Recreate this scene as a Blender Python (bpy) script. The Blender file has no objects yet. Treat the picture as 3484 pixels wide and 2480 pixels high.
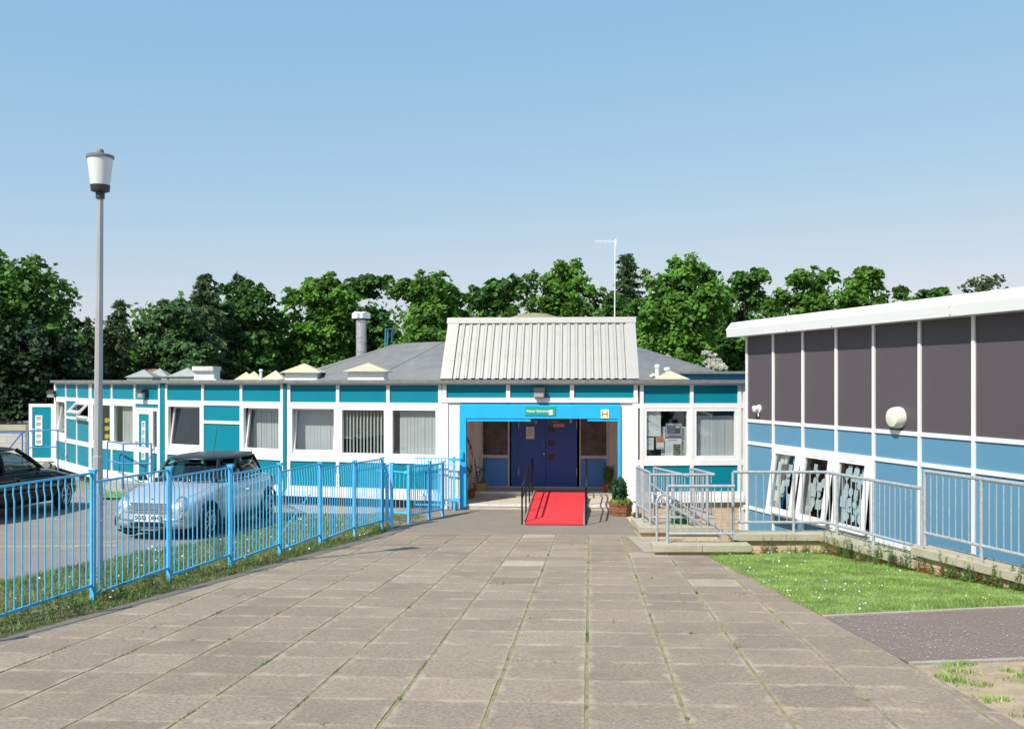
import bpy, bmesh, math, random
import numpy as np
from mathutils import Vector, Matrix
random.seed(7)
rng = np.random.default_rng(7)
SC = bpy.context.scene
COL = SC.collection
R = math.radians
# pinhole of the photograph: focal length, principal column, horizon row (photo pixels), eye height (m)
F, CX, HY, EYE = 3364.0, 1742.0, 1297.0, 1.62
KINK, SLOPE = 18.35, 0.0663


def gz(y):
    """height of the ground: the forecourt falls towards the building, then runs level"""
    return -SLOPE * min(y, KINK)


def at(u, v, y):
    return Vector(((u - CX) * y / F, y, EYE - (v - HY) * y / F))


def ax(u, y):
    return (u - CX) * y / F


# ------------------------------------------------------------------ materials
def nodes_of(m):
    m.use_nodes = True
    nt = m.node_tree
    return nt, nt.nodes['Principled BSDF'], nt.nodes['Material Output']


def pm(name, col, rough=.5, var=.08, vs=3.0, bump=0., bs=40., metal=0., spec=.5, coat=0., dirt=None, ds=1.2, tone=False):
    m = bpy.data.materials.new(name)
    nt, b, out = nodes_of(m)
    N, L = nt.nodes, nt.links
    b.inputs['Roughness'].default_value = rough
    b.inputs['Metallic'].default_value = metal
    b.inputs['Specular IOR Level'].default_value = spec
    b.inputs['Coat Weight'].default_value = coat
    g = N.new('ShaderNodeNewGeometry')
    n = N.new('ShaderNodeTexNoise')
    n.inputs['Scale'].default_value = vs
    n.inputs['Detail'].default_value = 6
    L.new(g.outputs['Position'], n.inputs['Vector'])
    r = N.new('ShaderNodeValToRGB')
    e = r.color_ramp.elements
    e[0].position, e[1].position = .3, .7
    e[0].color = tuple(max(0, c * (1 - var)) for c in col) + (1,)
    e[1].color = tuple(min(1, c * (1 + var)) for c in col) + (1,)
    L.new(n.outputs['Fac'], r.inputs['Fac'])
    last = r.outputs['Color']
    if dirt:
        n2 = N.new('ShaderNodeTexNoise')
        n2.inputs['Scale'].default_value = ds
        n2.inputs['Detail'].default_value = 8
        n2.inputs['Roughness'].default_value = .7
        L.new(g.outputs['Position'], n2.inputs['Vector'])
        r2 = N.new('ShaderNodeValToRGB')
        r2.color_ramp.elements[0].position, r2.color_ramp.elements[1].position = .5, .75
        L.new(n2.outputs['Fac'], r2.inputs['Fac'])
        mx = N.new('ShaderNodeMixRGB')
        mx.inputs['Color2'].default_value = tuple(dirt) + (1,)
        L.new(r2.outputs['Color'], mx.inputs['Fac'])
        L.new(last, mx.inputs['Color1'])
        last = mx.outputs['Color']
    if tone:
        a = N.new('ShaderNodeAttribute')
        a.attribute_name = 'tone'
        mu = N.new('ShaderNodeMixRGB')
        mu.blend_type = 'MULTIPLY'
        mu.inputs['Fac'].default_value = 1
        L.new(last, mu.inputs['Color1'])
        L.new(a.outputs['Color'], mu.inputs['Color2'])
        last = mu.outputs['Color']
    L.new(last, b.inputs['Base Color'])
    if bump > 0:
        n3 = N.new('ShaderNodeTexNoise')
        n3.inputs['Scale'].default_value = bs
        n3.inputs['Detail'].default_value = 5
        L.new(g.outputs['Position'], n3.inputs['Vector'])
        bp = N.new('ShaderNodeBump')
        bp.inputs['Strength'].default_value = bump
        bp.inputs['Distance'].default_value = .02
        L.new(n3.outputs['Fac'], bp.inputs['Height'])
        L.new(bp.outputs['Normal'], b.inputs['Normal'])
    return m


def glass(name, tint=(.9, .95, .95), base=.06, rough=.02):
    m = bpy.data.materials.new(name)
    nt, b, out = nodes_of(m)
    N, L = nt.nodes, nt.links
    N.remove(b)
    t = N.new('ShaderNodeBsdfTransparent')
    t.inputs['Color'].default_value = tuple(tint) + (1,)
    gl = N.new('ShaderNodeBsdfGlossy')
    gl.inputs['Roughness'].default_value = rough
    lw = N.new('ShaderNodeLayerWeight')
    lw.inputs['Blend'].default_value = .5
    fr = N.new('ShaderNodeMath')
    fr.operation = 'POWER'
    fr.inputs[1].default_value = 4.5
    L.new(lw.outputs['Facing'], fr.inputs[0])
    ad = N.new('ShaderNodeMath')
    ad.operation = 'ADD'
    ad.use_clamp = True
    ad.inputs[1].default_value = base
    L.new(fr.outputs[0], ad.inputs[0])
    mx = N.new('ShaderNodeMixShader')
    L.new(ad.outputs[0], mx.inputs['Fac'])
    L.new(t.outputs[0], mx.inputs[1])
    L.new(gl.outputs[0], mx.inputs[2])
    L.new(mx.outputs[0], out.inputs['Surface'])
    return m


def leaf_mat(name, col, trans=.35, var=.35, vs=.8, rough=.6):
    m = bpy.data.materials.new(name)
    nt, b, out = nodes_of(m)
    N, L = nt.nodes, nt.links
    b.inputs['Roughness'].default_value = rough
    b.inputs['Specular IOR Level'].default_value = .3
    g = N.new('ShaderNodeNewGeometry')
    n = N.new('ShaderNodeTexNoise')
    n.inputs['Scale'].default_value = vs
    n.inputs['Detail'].default_value = 4
    L.new(g.outputs['Position'], n.inputs['Vector'])
    r = N.new('ShaderNodeValToRGB')
    e = r.color_ramp.elements
    e[0].position, e[1].position = .35, .65
    e[0].color = tuple(c * (1 - var) for c in col) + (1,)
    e[1].color = tuple(c * (1 + var) for c in col) + (1,)
    L.new(n.outputs['Fac'], r.inputs['Fac'])
    a = N.new('ShaderNodeAttribute')
    a.attribute_name = 'tone'
    mu = N.new('ShaderNodeMixRGB')
    mu.blend_type = 'MULTIPLY'
    mu.inputs['Fac'].default_value = 1
    L.new(r.outputs['Color'], mu.inputs['Color1'])
    L.new(a.outputs['Color'], mu.inputs['Color2'])
    L.new(mu.outputs['Color'], b.inputs['Base Color'])
    tr = N.new('ShaderNodeBsdfTranslucent')
    L.new(mu.outputs['Color'], tr.inputs['Color'])
    mx = N.new('ShaderNodeMixShader')
    mx.inputs['Fac'].default_value = trans
    L.new(b.outputs[0], mx.inputs[1])
    L.new(tr.outputs[0], mx.inputs[2])
    L.new(mx.outputs[0], out.inputs['Surface'])
    return m


def brick_mat(name, yaw, c1=(.52, .36, .20), c2=(.62, .45, .27), mortar=(.42, .36, .28), bw=.225, bh=.075):
    m = bpy.data.materials.new(name)
    nt, b, out = nodes_of(m)
    N, L = nt.nodes, nt.links
    b.inputs['Roughness'].default_value = .85
    g = N.new('ShaderNodeNewGeometry')
    mp = N.new('ShaderNodeMapping')
    mp.inputs['Rotation'].default_value = (0, 0, -yaw)
    L.new(g.outputs['Position'], mp.inputs['Vector'])
    sp = N.new('ShaderNodeSeparateXYZ')
    L.new(mp.outputs[0], sp.inputs[0])
    cb = N.new('ShaderNodeCombineXYZ')
    L.new(sp.outputs['X'], cb.inputs['X'])
    L.new(sp.outputs['Z'], cb.inputs['Y'])
    br = N.new('ShaderNodeTexBrick')
    br.inputs['Color1'].default_value = tuple(c1) + (1,)
    br.inputs['Color2'].default_value = tuple(c2) + (1,)
    br.inputs['Mortar'].default_value = tuple(mortar) + (1,)
    br.inputs['Scale'].default_value = 1
    br.inputs['Mortar Size'].default_value = .006
    br.inputs['Brick Width'].default_value = bw
    br.inputs['Row Height'].default_value = bh
    L.new(cb.outputs[0], br.inputs['Vector'])
    n = N.new('ShaderNodeTexNoise')
    n.inputs['Scale'].default_value = 25
    n.inputs['Detail'].default_value = 6
    L.new(g.outputs['Position'], n.inputs['Vector'])
    mu = N.new('ShaderNodeMixRGB')
    mu.blend_type = 'OVERLAY'
    mu.inputs['Fac'].default_value = .35
    L.new(br.outputs['Color'], mu.inputs['Color1'])
    L.new(n.outputs['Color'], mu.inputs['Color2'])
    hs = N.new('ShaderNodeHueSaturation')
    hs.inputs['Saturation'].default_value = .9
    L.new(mu.outputs[0], hs.inputs['Color'])
    L.new(hs.outputs[0], b.inputs['Base Color'])
    bp = N.new('ShaderNodeBump')
    bp.inputs['Strength'].default_value = .6
    bp.inputs['Distance'].default_value = .01
    inv = N.new('ShaderNodeMath')
    inv.operation = 'SUBTRACT'
    inv.inputs[0].default_value = 1
    L.new(br.outputs['Fac'], inv.inputs[1])
    L.new(inv.outputs[0], bp.inputs['Height'])
    L.new(bp.outputs[0], b.inputs['Normal'])
    return m


# ------------------------------------------------------------------ mesh helpers
class Fr:
    """a vertical working plane: u runs along it, d outwards from it, z up"""
    def __init__(s, o, ux):
        s.o = Vector((o[0], o[1], 0))
        s.x = Vector((ux[0], ux[1], 0)).normalized()
        s.n = Vector((s.x.y, -s.x.x, 0))

    def p(s, u, d, z):
        q = s.o + s.x * u + s.n * d
        return Vector((q.x, q.y, z))

    def hit(s, pu, pv, d=0.):
        """plane coordinates (u, z) of what the photo shows at a pixel"""
        dr = Vector(((pu - CX) / F, 1, -(pv - HY) / F))
        o = s.o + s.n * d
        k = (o.x * s.n.x + o.y * s.n.y) / (dr.x * s.n.x + dr.y * s.n.y)
        q = dr * k
        return (q.x - o.x) * s.x.x + (q.y - o.y) * s.x.y, EYE + q.z


class Tilt:
    """a sash hung from the top edge (u along, z downward negative from the hinge) and swung out"""
    def __init__(s, fr, d, ztop, a):
        s.f, s.d, s.zt, s.c, s.s = fr, d, ztop, math.cos(a), math.sin(a)

    def p(s, u, d, z):
        return s.f.p(u, s.d + d * s.c - z * s.s, s.zt + z * s.c + d * s.s)


class World:
    def p(s, u, d, z):
        return Vector((u, d, z))


W = World()
BOXF = ((0, 3, 2, 1), (4, 5, 6, 7), (0, 1, 5, 4), (1, 2, 6, 5), (2, 3, 7, 6), (3, 0, 4, 7))


class MB:
    def __init__(s):
        s.v, s.f, s.m, s.mi = [], [], [], 0

    def add(s, vs, fs):
        k = len(s.v)
        s.v += [tuple(v) for v in vs]
        for f in fs:
            s.f.append(tuple(i + k for i in f))
            s.m.append(s.mi)
        return s

    def box(s, fr, u0, u1, d0, d1, z0, z1):
        vs = [fr.p(*q) for q in ((u0, d0, z0), (u1, d0, z0), (u1, d1, z0), (u0, d1, z0), (u0, d0, z1), (u1, d0, z1), (u1, d1, z1), (u0, d1, z1))]
        return s.add(vs, BOXF)

    def rbox(s, fr, u0, u1, d0, d1, z0, z1, c=.01):
        """box with chamfered vertical edges"""
        pl = [(u0 + c, d0), (u1 - c, d0), (u1, d0 + c), (u1, d1 - c), (u1 - c, d1), (u0 + c, d1), (u0, d1 - c), (u0, d0 + c)]
        vs = [fr.p(a, b, z0) for a, b in pl] + [fr.p(a, b, z1) for a, b in pl]
        return s.add(vs, [tuple(range(7, -1, -1)), tuple(range(8, 16))] + [(i, (i + 1) % 8, 8 + (i + 1) % 8, 8 + i) for i in range(8)])

    def ring(s, fr, u0, u1, d0, d1, z0, z1, w, wb=None, wt=None):
        """four bars of a frame"""
        wb = w if wb is None else wb
        wt = w if wt is None else wt
        s.box(fr, u0, u0 + w, d0, d1, z0, z1)
        s.box(fr, u1 - w, u1, d0, d1, z0, z1)
        s.box(fr, u0 + w, u1 - w, d0, d1, z0, z0 + wb)
        s.box(fr, u0 + w, u1 - w, d0, d1, z1 - wt, z1)
        return s

    def prism(s, fr, poly, d0, d1):
        n = len(poly)
        vs = [fr.p(u, d0, z) for u, z in poly] + [fr.p(u, d1, z) for u, z in poly]
        return s.add(vs, [tuple(range(n)), tuple(range(2 * n - 1, n - 1, -1))] + [(i, n + i, n + (i + 1) % n, (i + 1) % n) for i in range(n)])

    def tube(s, pts, r, n=8, r1=None):
        pts = [Vector(p) for p in pts]
        m = len(pts)
        vs, fs = [], []
        up = Vector((0, 0, 1))
        prev = None
        for i, p in enumerate(pts):
            t = (pts[min(i + 1, m - 1)] - pts[max(i - 1, 0)]).normalized()
            if prev is None:
                a = t.cross(up)
                if a.length < .05:
                    a = t.cross(Vector((1, 0, 0)))
            else:
                a = prev - t * prev.dot(t)
            a.normalize()
            prev = a
            b = t.cross(a)
            rr = r if r1 is None else r + (r1 - r) * i / (m - 1)
            for k in range(n):
                w = 2 * math.pi * (k + .5) / n
                vs.append(p + a * (rr * math.cos(w)) + b * (rr * math.sin(w)))
        for i in range(m - 1):
            for k in range(n):
                q = (k + 1) % n
                fs.append((i * n + k, i * n + q, (i + 1) * n + q, (i + 1) * n + k))
        fs.append(tuple(range(n - 1, -1, -1)))
        fs.append(tuple((m - 1) * n + k for k in range(n)))
        return s.add(vs, fs)

    def lathe(s, c, prof, n=20, axis='z'):
        c = Vector(c)
        vs, fs = [], []
        for r, z in prof:
            for k in range(n):
                w = 2 * math.pi * (k + .5) / n
                q = (r * math.cos(w), r * math.sin(w), z)
                if axis == 'x':
                    q = (q[2], q[0], q[1])
                elif axis == 'y':
                    q = (q[1], q[2], q[0])
                vs.append(c + Vector(q))
        m = len(prof)
        for i in range(m - 1):
            for k in range(n):
                q = (k + 1) % n
                fs.append((i * n + k, i * n + q, (i + 1) * n + q, (i + 1) * n + k))
        fs.append(tuple(range(n - 1, -1, -1)))
        fs.append(tuple((m - 1) * n + k for k in range(n)))
        return s.add(vs, fs)

    def text(s, fr, txt, u, d, z, size, align='CENTER', depth=.002, bold=0.):
        cu = bpy.data.curves.new('t', 'FONT')
        cu.body = txt
        cu.size = size
        cu.offset = bold
        cu.align_x = align
        cu.align_y = 'CENTER'
        cu.resolution_u = 3
        ob = bpy.data.objects.new('t', cu)
        COL.objects.link(ob)
        dg = bpy.context.evaluated_depsgraph_get()
        dg.update()
        me = bpy.data.meshes.new_from_object(ob.evaluated_get(dg))
        s.add([fr.p(u + v.co.x, d, z + v.co.y) for v in me.vertices], [tuple(p.vertices) for p in me.polygons])
        bpy.data.objects.remove(ob)
        bpy.data.curves.remove(cu)
        bpy.data.meshes.remove(me)
        return s


POS = {}


def link(o, parent, pos):
    COL.objects.link(o)
    POS[o.name] = Vector(pos)
    if parent is not None:
        o.parent = parent
        o.location = Vector(pos) - POS[parent.name]
    else:
        o.location = pos
    return o


def mesh_of(name, v, f, origin):
    v = np.asarray(v, dtype=np.float64) - np.asarray(origin)
    me = bpy.data.meshes.new(name)
    me.from_pydata([tuple(q) for q in v], [], f)
    return me


def mk(name, mb, mat, parent=None, smooth=False, bevel=0., origin=None):
    """one mesh object; its coordinates are those of the space its thing stands in"""
    v = np.array([tuple(q) for q in mb.v])
    if origin is None:
        lo, hi = v.min(0), v.max(0)
        origin = Vector(((lo[0] + hi[0]) / 2, (lo[1] + hi[1]) / 2, lo[2] if parent is None else (lo[2] + hi[2]) / 2))
    me = mesh_of(name, v, mb.f, origin)
    for q in (mat if isinstance(mat, (list, tuple)) else [mat]):
        me.materials.append(q)
    if any(mb.m):
        me.polygons.foreach_set('material_index', mb.m)
    if smooth:
        me.polygons.foreach_set('use_smooth', [True] * len(me.polygons))
    me.update()
    o = bpy.data.objects.new(name, me)
    if smooth == 'auto':
        md = o.modifiers.new('es', 'EDGE_SPLIT')
        md.split_angle = R(40)
    if bevel:
        md = o.modifiers.new('bevel', 'BEVEL')
        md.width = bevel
        md.segments = 2
        md.limit_method = 'ANGLE'
    return link(o, parent, origin)


def soup(name, verts, k, mat, parent=None, tone=None, origin=None, quads=True):
    """many loose leaf-sized faces as one mesh (verts: n*k x 3)"""
    verts = np.asarray(verts, dtype=np.float32)
    n = len(verts) // k
    if origin is None:
        lo, hi = verts.min(0), verts.max(0)
        origin = Vector(((lo[0] + hi[0]) / 2, (lo[1] + hi[1]) / 2, lo[2] if parent is None else (lo[2] + hi[2]) / 2))
    me = bpy.data.meshes.new(name)
    me.vertices.add(n * k)
    me.vertices.foreach_set('co', (verts - np.array(origin, dtype=np.float32)).ravel())
    me.loops.add(n * k)
    me.loops.foreach_set('vertex_index', np.arange(n * k, dtype=np.int32))
    me.polygons.add(n)
    me.polygons.foreach_set('loop_start', np.arange(0, n * k, k, dtype=np.int32))
    me.polygons.foreach_set('loop_total', np.full(n, k, dtype=np.int32))
    me.update(calc_edges=True)
    if tone is not None:
        c = np.ones((n, k, 4), dtype=np.float32)
        tone = np.asarray(tone, dtype=np.float32)
        c[:, :, :3] = (tone[:, None, None] if tone.ndim == 1 else tone[:, None, :])
        a = me.color_attributes.new('tone', 'FLOAT_COLOR', 'CORNER')
        a.data.foreach_set('color', c.ravel())
    me.materials.append(mat)
    o = bpy.data.objects.new(name, me)
    return link(o, parent, origin)


def tag(o, label=None, cat=None, group=None, kind=None):
    for k, v in (('label', label), ('category', cat), ('group', group), ('kind', kind)):
        if v:
            o[k] = v
    return o


def thing(name, label, cat, loc=(0, 0, 0), group=None, local=False, rotz=0.):
    o = bpy.data.objects.new(name, None)
    o.empty_display_size = .2
    COL.objects.link(o)
    o.location = loc
    o.rotation_euler = (0, 0, rotz)
    POS[o.name] = Vector((0, 0, 0)) if local else Vector(loc)
    return tag(o, label, cat, group)


def struct(name, mb, mat, **k):
    return tag(mk(name, mb, mat, **k), kind='structure')


def sheet(name, poly, off, mat, kind='structure', zfun=None):
    """a ground sheet following the fall of the ground"""
    bm = bmesh.new()
    f = bm.faces.new([bm.verts.new((x, y, 0)) for x, y in poly])
    bmesh.ops.bisect_plane(bm, geom=bm.verts[:] + bm.edges[:] + bm.faces[:], plane_co=(0, KINK, 0), plane_no=(0, 1, 0))
    bmesh.ops.triangulate(bm, faces=bm.faces[:])
    for v in bm.verts:
        v.co.z = gz(v.co.y) + off
    bm.normal_update()
    for f in bm.faces:
        if f.normal.z < 0:
            f.normal_flip()
    mb = MB()
    bm.verts.index_update()
    mb.add([v.co for v in bm.verts], [tuple(v.index for v in f.verts) for f in bm.faces])
    bm.free()
    o = mk(name, mb, mat)
    return tag(o, kind=kind)


def rand_quads(c, size, nrm=None, bias=0., asp=1.6, up=None):
    """leaf-shaped rhombs at centres c (n,3)"""
    n = len(c)
    d = rng.normal(size=(n, 3))
    if nrm is not None:
        d = d + nrm * bias
    d /= np.linalg.norm(d, axis=1)[:, None] + 1e-9
    t = rng.normal(size=(n, 3))
    if up is not None:
        t = t * .5 + up
    a = t - d * (t * d).sum(1)[:, None]
    a /= np.linalg.norm(a, axis=1)[:, None] + 1e-9
    b = np.cross(d, a)
    s = np.asarray(size).reshape(-1, 1) * np.ones((n, 1))
    la, lb = s * .5 * asp, s * .5
    q = np.stack([c + a * la, c + b * lb + d * s * .08, c - a * la, c - b * lb + d * s * .08], axis=1)
    return q.reshape(-1, 3)

# ------------------------------------------------------------------ camera, sun, sky
cam = bpy.data.cameras.new('camera')
cam.sensor_width = 36
cam.sensor_fit = 'HORIZONTAL'
cam.lens = 36 * F / 3484
cam.shift_y = (HY - 1240) / 3484
cam.clip_end = 2000
cam.clip_start = .1
co = bpy.data.objects.new('camera', cam)
co.location = (0, 0, EYE)
co.rotation_euler = (R(90), 0, 0)
COL.objects.link(co)
SC.camera = co
SUN_EL, SUN_AZ = 46.0, 219.7
sd = Vector((math.sin(R(SUN_AZ)) * math.cos(R(SUN_EL)), math.cos(R(SUN_AZ)) * math.cos(R(SUN_EL)), math.sin(R(SUN_EL))))
sl = bpy.data.lights.new('sun', 'SUN')
sl.energy = 3.3
sl.angle = R(.5)
sl.color = (1, .95, .87)
so = bpy.data.objects.new('sun', sl)
so.rotation_euler = sd.to_track_quat('Z', 'Y').to_euler()
so.location = sd * 50
COL.objects.link(so)
wd = bpy.data.worlds.new('World')
SC.world = wd
wd.use_nodes = True
nt = wd.node_tree
bg = nt.nodes['Background']
sky = nt.nodes.new('ShaderNodeTexSky')
sky.sky_type = 'NISHITA'
sky.sun_disc = False
sky.sun_elevation = R(SUN_EL)
sky.sun_rotation = R(SUN_AZ)
sky.air_density = 1.0
sky.dust_density = .5
sky.ozone_density = 3.0
gm = nt.nodes.new('ShaderNodeGamma')
gm.inputs[1].default_value = .62
nt.links.new(sky.outputs[0], gm.inputs[0])
nt.nodes.remove(gm)
spc = nt.nodes.new('ShaderNodeSeparateColor')
cmb = nt.nodes.new('ShaderNodeCombineColor')
nt.links.new(sky.outputs[0], spc.inputs[0])
for k_, (pw_, ml_) in enumerate(((.72, .84), (.36, 1.41), (.15, 2.27))):     # hazy air: flatter towards the horizon
    a_ = nt.nodes.new('ShaderNodeMath')
    a_.operation = 'POWER'
    a_.inputs[1].default_value = pw_
    b_ = nt.nodes.new('ShaderNodeMath')
    b_.operation = 'MULTIPLY'
    b_.inputs[1].default_value = ml_
    nt.links.new(spc.outputs[k_], a_.inputs[0])
    nt.links.new(a_.outputs[0], b_.inputs[0])
    nt.links.new(b_.outputs[0], cmb.inputs[k_])
nt.links.new(cmb.outputs[0], bg.inputs[0])
bg.inputs[1].default_value = .15
vs_ = SC.view_settings
vs_.view_transform = 'Standard'
vs_.look = 'None'
vs_.exposure = .85
vs_.gamma = 1
SC.cycles.max_bounces = 10
SC.cycles.diffuse_bounces = 7
SC.cycles.transparent_max_bounces = 12
SC.cycles.use_denoising = True

# ------------------------------------------------------------------ materials of the place
M = {}
M['white'] = pm('white_paint', (.78, .78, .77), .35, .03, 2, dirt=(.70, .70, .68), ds=3)
M['harl'] = pm('roughcast', (.82, .79, .74), .9, .05, 4, .8, 60)
M['teal'] = pm('teal_panel', (.002, .195, .270), .45, .05, 1.5, spec=.22)
M['sky_blue'] = pm('sky_blue_paint', (.02, .41, .76), .4, .06, 4, spec=.4)
M['fence_blue'] = pm('fence_blue', (.095, .49, .82), .4, .08, 6, spec=.4, dirt=(.07, .40, .72), ds=9)
M['rail_blue'] = pm('dull_blue_rail', (.07, .20, .48), .4, .1, 6)
M['door_blue'] = pm('dark_blue_door', (.022, .080, .36), .4, .05, 3)
M['mid_blue'] = pm('mid_blue_panel', (.085, .27, .68), .45, .04, 3)
M['grey_panel'] = pm('grey_panel', (.086, .073, .082), .5, .03, 2, spec=.35)
M['light_blue'] = pm('light_blue_panel', (.10, .255, .385), .45, .03, 1.5, spec=.35)
M['felt'] = pm('roofing_felt', (.17, .17, .168), .9, .12, 2.5, .3, 90, dirt=(.23, .23, .22), ds=.8)
M['fascia'] = pm('felt_edge', (.16, .165, .16), .85, .15, 8, dirt=(.25, .26, .22), ds=5)
M['cladding'] = pm('galvanised_sheet', (.41, .40, .38), .45, .05, 2, metal=.2, dirt=(.34, .33, .31), ds=2)
M['cream'] = pm('weathered_cream', (.52, .50, .34), .7, .1, 4, dirt=(.36, .36, .22), ds=4)
M['greyglass'] = pm('grey_rooflight', (.34, .36, .33), .35, .1, 5, dirt=(.25, .27, .22), ds=4)
M['dome'] = pm('mossy_dome', (.26, .24, .13), .8, .15, 3, dirt=(.18, .15, .08), ds=4)
M['steel'] = pm('flue_steel', (.55, .56, .57), .35, .06, 8, metal=.6, dirt=(.40, .30, .20), ds=5)
M['galv'] = pm('galvanised_tube', (.42, .45, .48), .45, .14, 18, metal=.35, dirt=(.60, .62, .64), ds=25)
M['lampgrey'] = pm('grey_pole', (.36, .37, .38), .45, .06, 3)
M['dark'] = pm('dark_grey_metal', (.05, .05, .055), .45, .1, 6)
M['black'] = pm('black_paint', (.012, .011, .012), .3, .1, 6)
M['opal'] = pm('opal_glass', (.72, .73, .75), .3, .02, 3)
M['red'] = pm('red_mat', (.72, .032, .04), .75, .07, 5, .25, 70, dirt=(.62, .05, .055), ds=4)
M['concrete'] = pm('concrete', (.37, .34, .28), .9, .12, 4, .4, 60, dirt=(.27, .26, .17), ds=3)
M['step'] = pm('step_concrete', (.48, .43, .36), .9, .08, 4, .3, 60, dirt=(.36, .33, .27), ds=3)
M['nosing'] = pm('white_nosing', (.66, .64, .60), .8, .06, 6, dirt=(.38, .35, .30), ds=14)
M['coping'] = pm('stone_coping', (.40, .37, .28), .9, .1, 4, .4, 50, dirt=(.29, .28, .17), ds=3)
M['asphalt'] = pm('asphalt', (.225, .185, .148), .95, .25, 45, .5, 120, dirt=(.27, .23, .19), ds=1.2)
M['carpark'] = pm('worn_tarmac', (.235, .205, .18), .95, .3, 40, .4, 110, dirt=(.30, .26, .225), ds=.9)
M['pathtar'] = pm('path_tarmac', (.20, .150, .130), .95, .25, 60, .4, 120, dirt=(.235, .185, .165), ds=1.5)
M['yellow_line'] = pm('worn_yellow', (.46, .38, .14), .9, .2, 12, dirt=(.27, .24, .20), ds=8)
M['soil'] = pm('bare_soil', (.40, .305, .20), 1, .2, 6, .7, 50, dirt=(.30, .225, .14), ds=2.5)
M['turf'] = pm('turf', (.21, .30, .085), 1, .3, 5, .5, 60, dirt=(.30, .31, .14), ds=3)
M['verge'] = pm('verge_soil', (.15, .14, .06), 1, .4, 7, .6, 60, dirt=(.10, .07, .045), ds=3)
M['moss'] = pm('mossy_joint', (.26, .215, .125), 1, .3, 9, .3, 80, dirt=(.20, .22, .07), ds=2)
M['ground'] = pm('rough_ground', (.20, .20, .12), 1, .3, 3, .4, 40, dirt=(.13, .17, .06), ds=.7)
M['pale_path'] = pm('pale_path_slabs', (.35, .31, .25), .9, .1, 4)
M['glass'] = glass('window_glass', (.9, .93, .93), .085)
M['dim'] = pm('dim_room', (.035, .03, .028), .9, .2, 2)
M['blind'] = pm('vertical_blind', (.55, .55, .55), .8, .05, 3)
M['paper'] = pm('white_paper', (.74, .74, .74), .7, .02, 3)
M['brown'] = pm('dark_brown_glass', (.035, .02, .018), .3, .1, 6)
M['mural'] = pm('etched_pane', (.090, .074, .068), .45, .6, 5, dirt=(.13, .115, .095), ds=4)
M['brick'] = brick_mat('buff_brick', 0)
M['brick_side'] = brick_mat('buff_brick_side', math.atan2(-.969, .2475))
M['brick_deep'] = brick_mat('buff_brick_return', R(90))
M['green_sign'] = pm('green_sign', (.015, .33, .24), .4, .04, 6)
M['dgreen_sign'] = pm('dark_green_sign', (.01, .12, .085), .4, .04, 6)
M['hyellow'] = pm('pale_yellow', (.85, .80, .35), .5, .03, 6)
M['wood'] = pm('planter_wood', (.23, .095, .045), .8, .3, 14, .3, 30, dirt=(.13, .055, .03), ds=9)
M['terracotta'] = pm('terracotta', (.34, .07, .035), .8, .12, 8)
M['basket'] = pm('tan_pot', (.36, .24, .12), .8, .2, 12)
M['bark'] = pm('bark', (.10, .085, .065), 1, .3, 5, .6, 20)
M['rubber'] = pm('tyre_rubber', (.018, .018, .019), .8, .2, 20)
M['alloy'] = pm('alloy_rim', (.50, .51, .53), .3, .05, 9, metal=.8)
M['chrome'] = pm('chrome', (.75, .76, .78), .12, .02, 9, metal=1)
M['silver'] = pm('silver_blue_car_paint', (.52, .535, .57), .34, .03, 2, metal=.4, coat=.45)
M['carblack'] = pm('black_car_paint', (.003, .003, .007), .08, .05, 2, spec=.3)
M['carglass'] = glass('car_glass', (.42, .52, .52), .09)
M['seat'] = pm('seat_cloth', (.03, .03, .034), .9, .1, 9)
M['orange'] = pm('orange_lens', (.75, .16, .02), .25, .05, 9)
M['redlens'] = pm('red_lens', (.5, .02, .02), .25, .05, 9)
M['lens'] = pm('clear_lens', (.50, .52, .54), .15, .35, 40, metal=.5)

# ------------------------------------------------------------------ the ground
NG = []
mb = MB()
ys = [-60, -20, 0, 8, 12.0, 15.1, 15.1001, KINK, 21.95, 21.9501, 26, 60, 200, 900]
def xr(y):
    if y <= 15.1:
        return 4.70 + .2554 * (15.3 - y)
    return 2.6 if y <= 21.95 else 600.
for y0, y1 in zip(ys[:-1], ys[1:]):
    xa, xb = xr(y0), xr(y1)
    if abs(y1 - y0) < .01:
        continue
    if y0 > 15.1:
        xa = xb
    if y0 < 15.1 and y1 > 15.05 and y1 <= 15.11:
        xb = xr(15.1)
    z0, z1 = gz(y0) - .05, gz(y1) - .05
    mb.add([(-600, y0, z0), (xa, y0, z0), (xb, y1, z1), (-600, y1, z1)], [(0, 1, 2, 3)])
struct('ground', mb, M['ground'])
PIT = -2.25
mb = MB().add([(2.0, -20, PIT), (60, -20, PIT), (60, 22.5, PIT), (2.0, 22.5, PIT)], [(0, 1, 2, 3)])
struct('sunken_area_floor', mb, M['concrete'])


def left_edge(y):
    return -4.19 + (y - 8.1) * .188


# paving slabs, one column frame turned 4.5 degrees
ca, sa = math.cos(math.atan(.0788)), math.sin(math.atan(.0788))
O2 = Vector((.424, 5.66))
ex, ey = Vector((ca, -sa)), Vector((sa, ca))


def slab_index(u, v):
    d = v - 1517
    y = F * EYE / d
    q = Vector((ax(u, y), y)) - O2
    return math.floor(q.dot(ex) / .6), math.floor(q.dot(ey) / .6)


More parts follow.
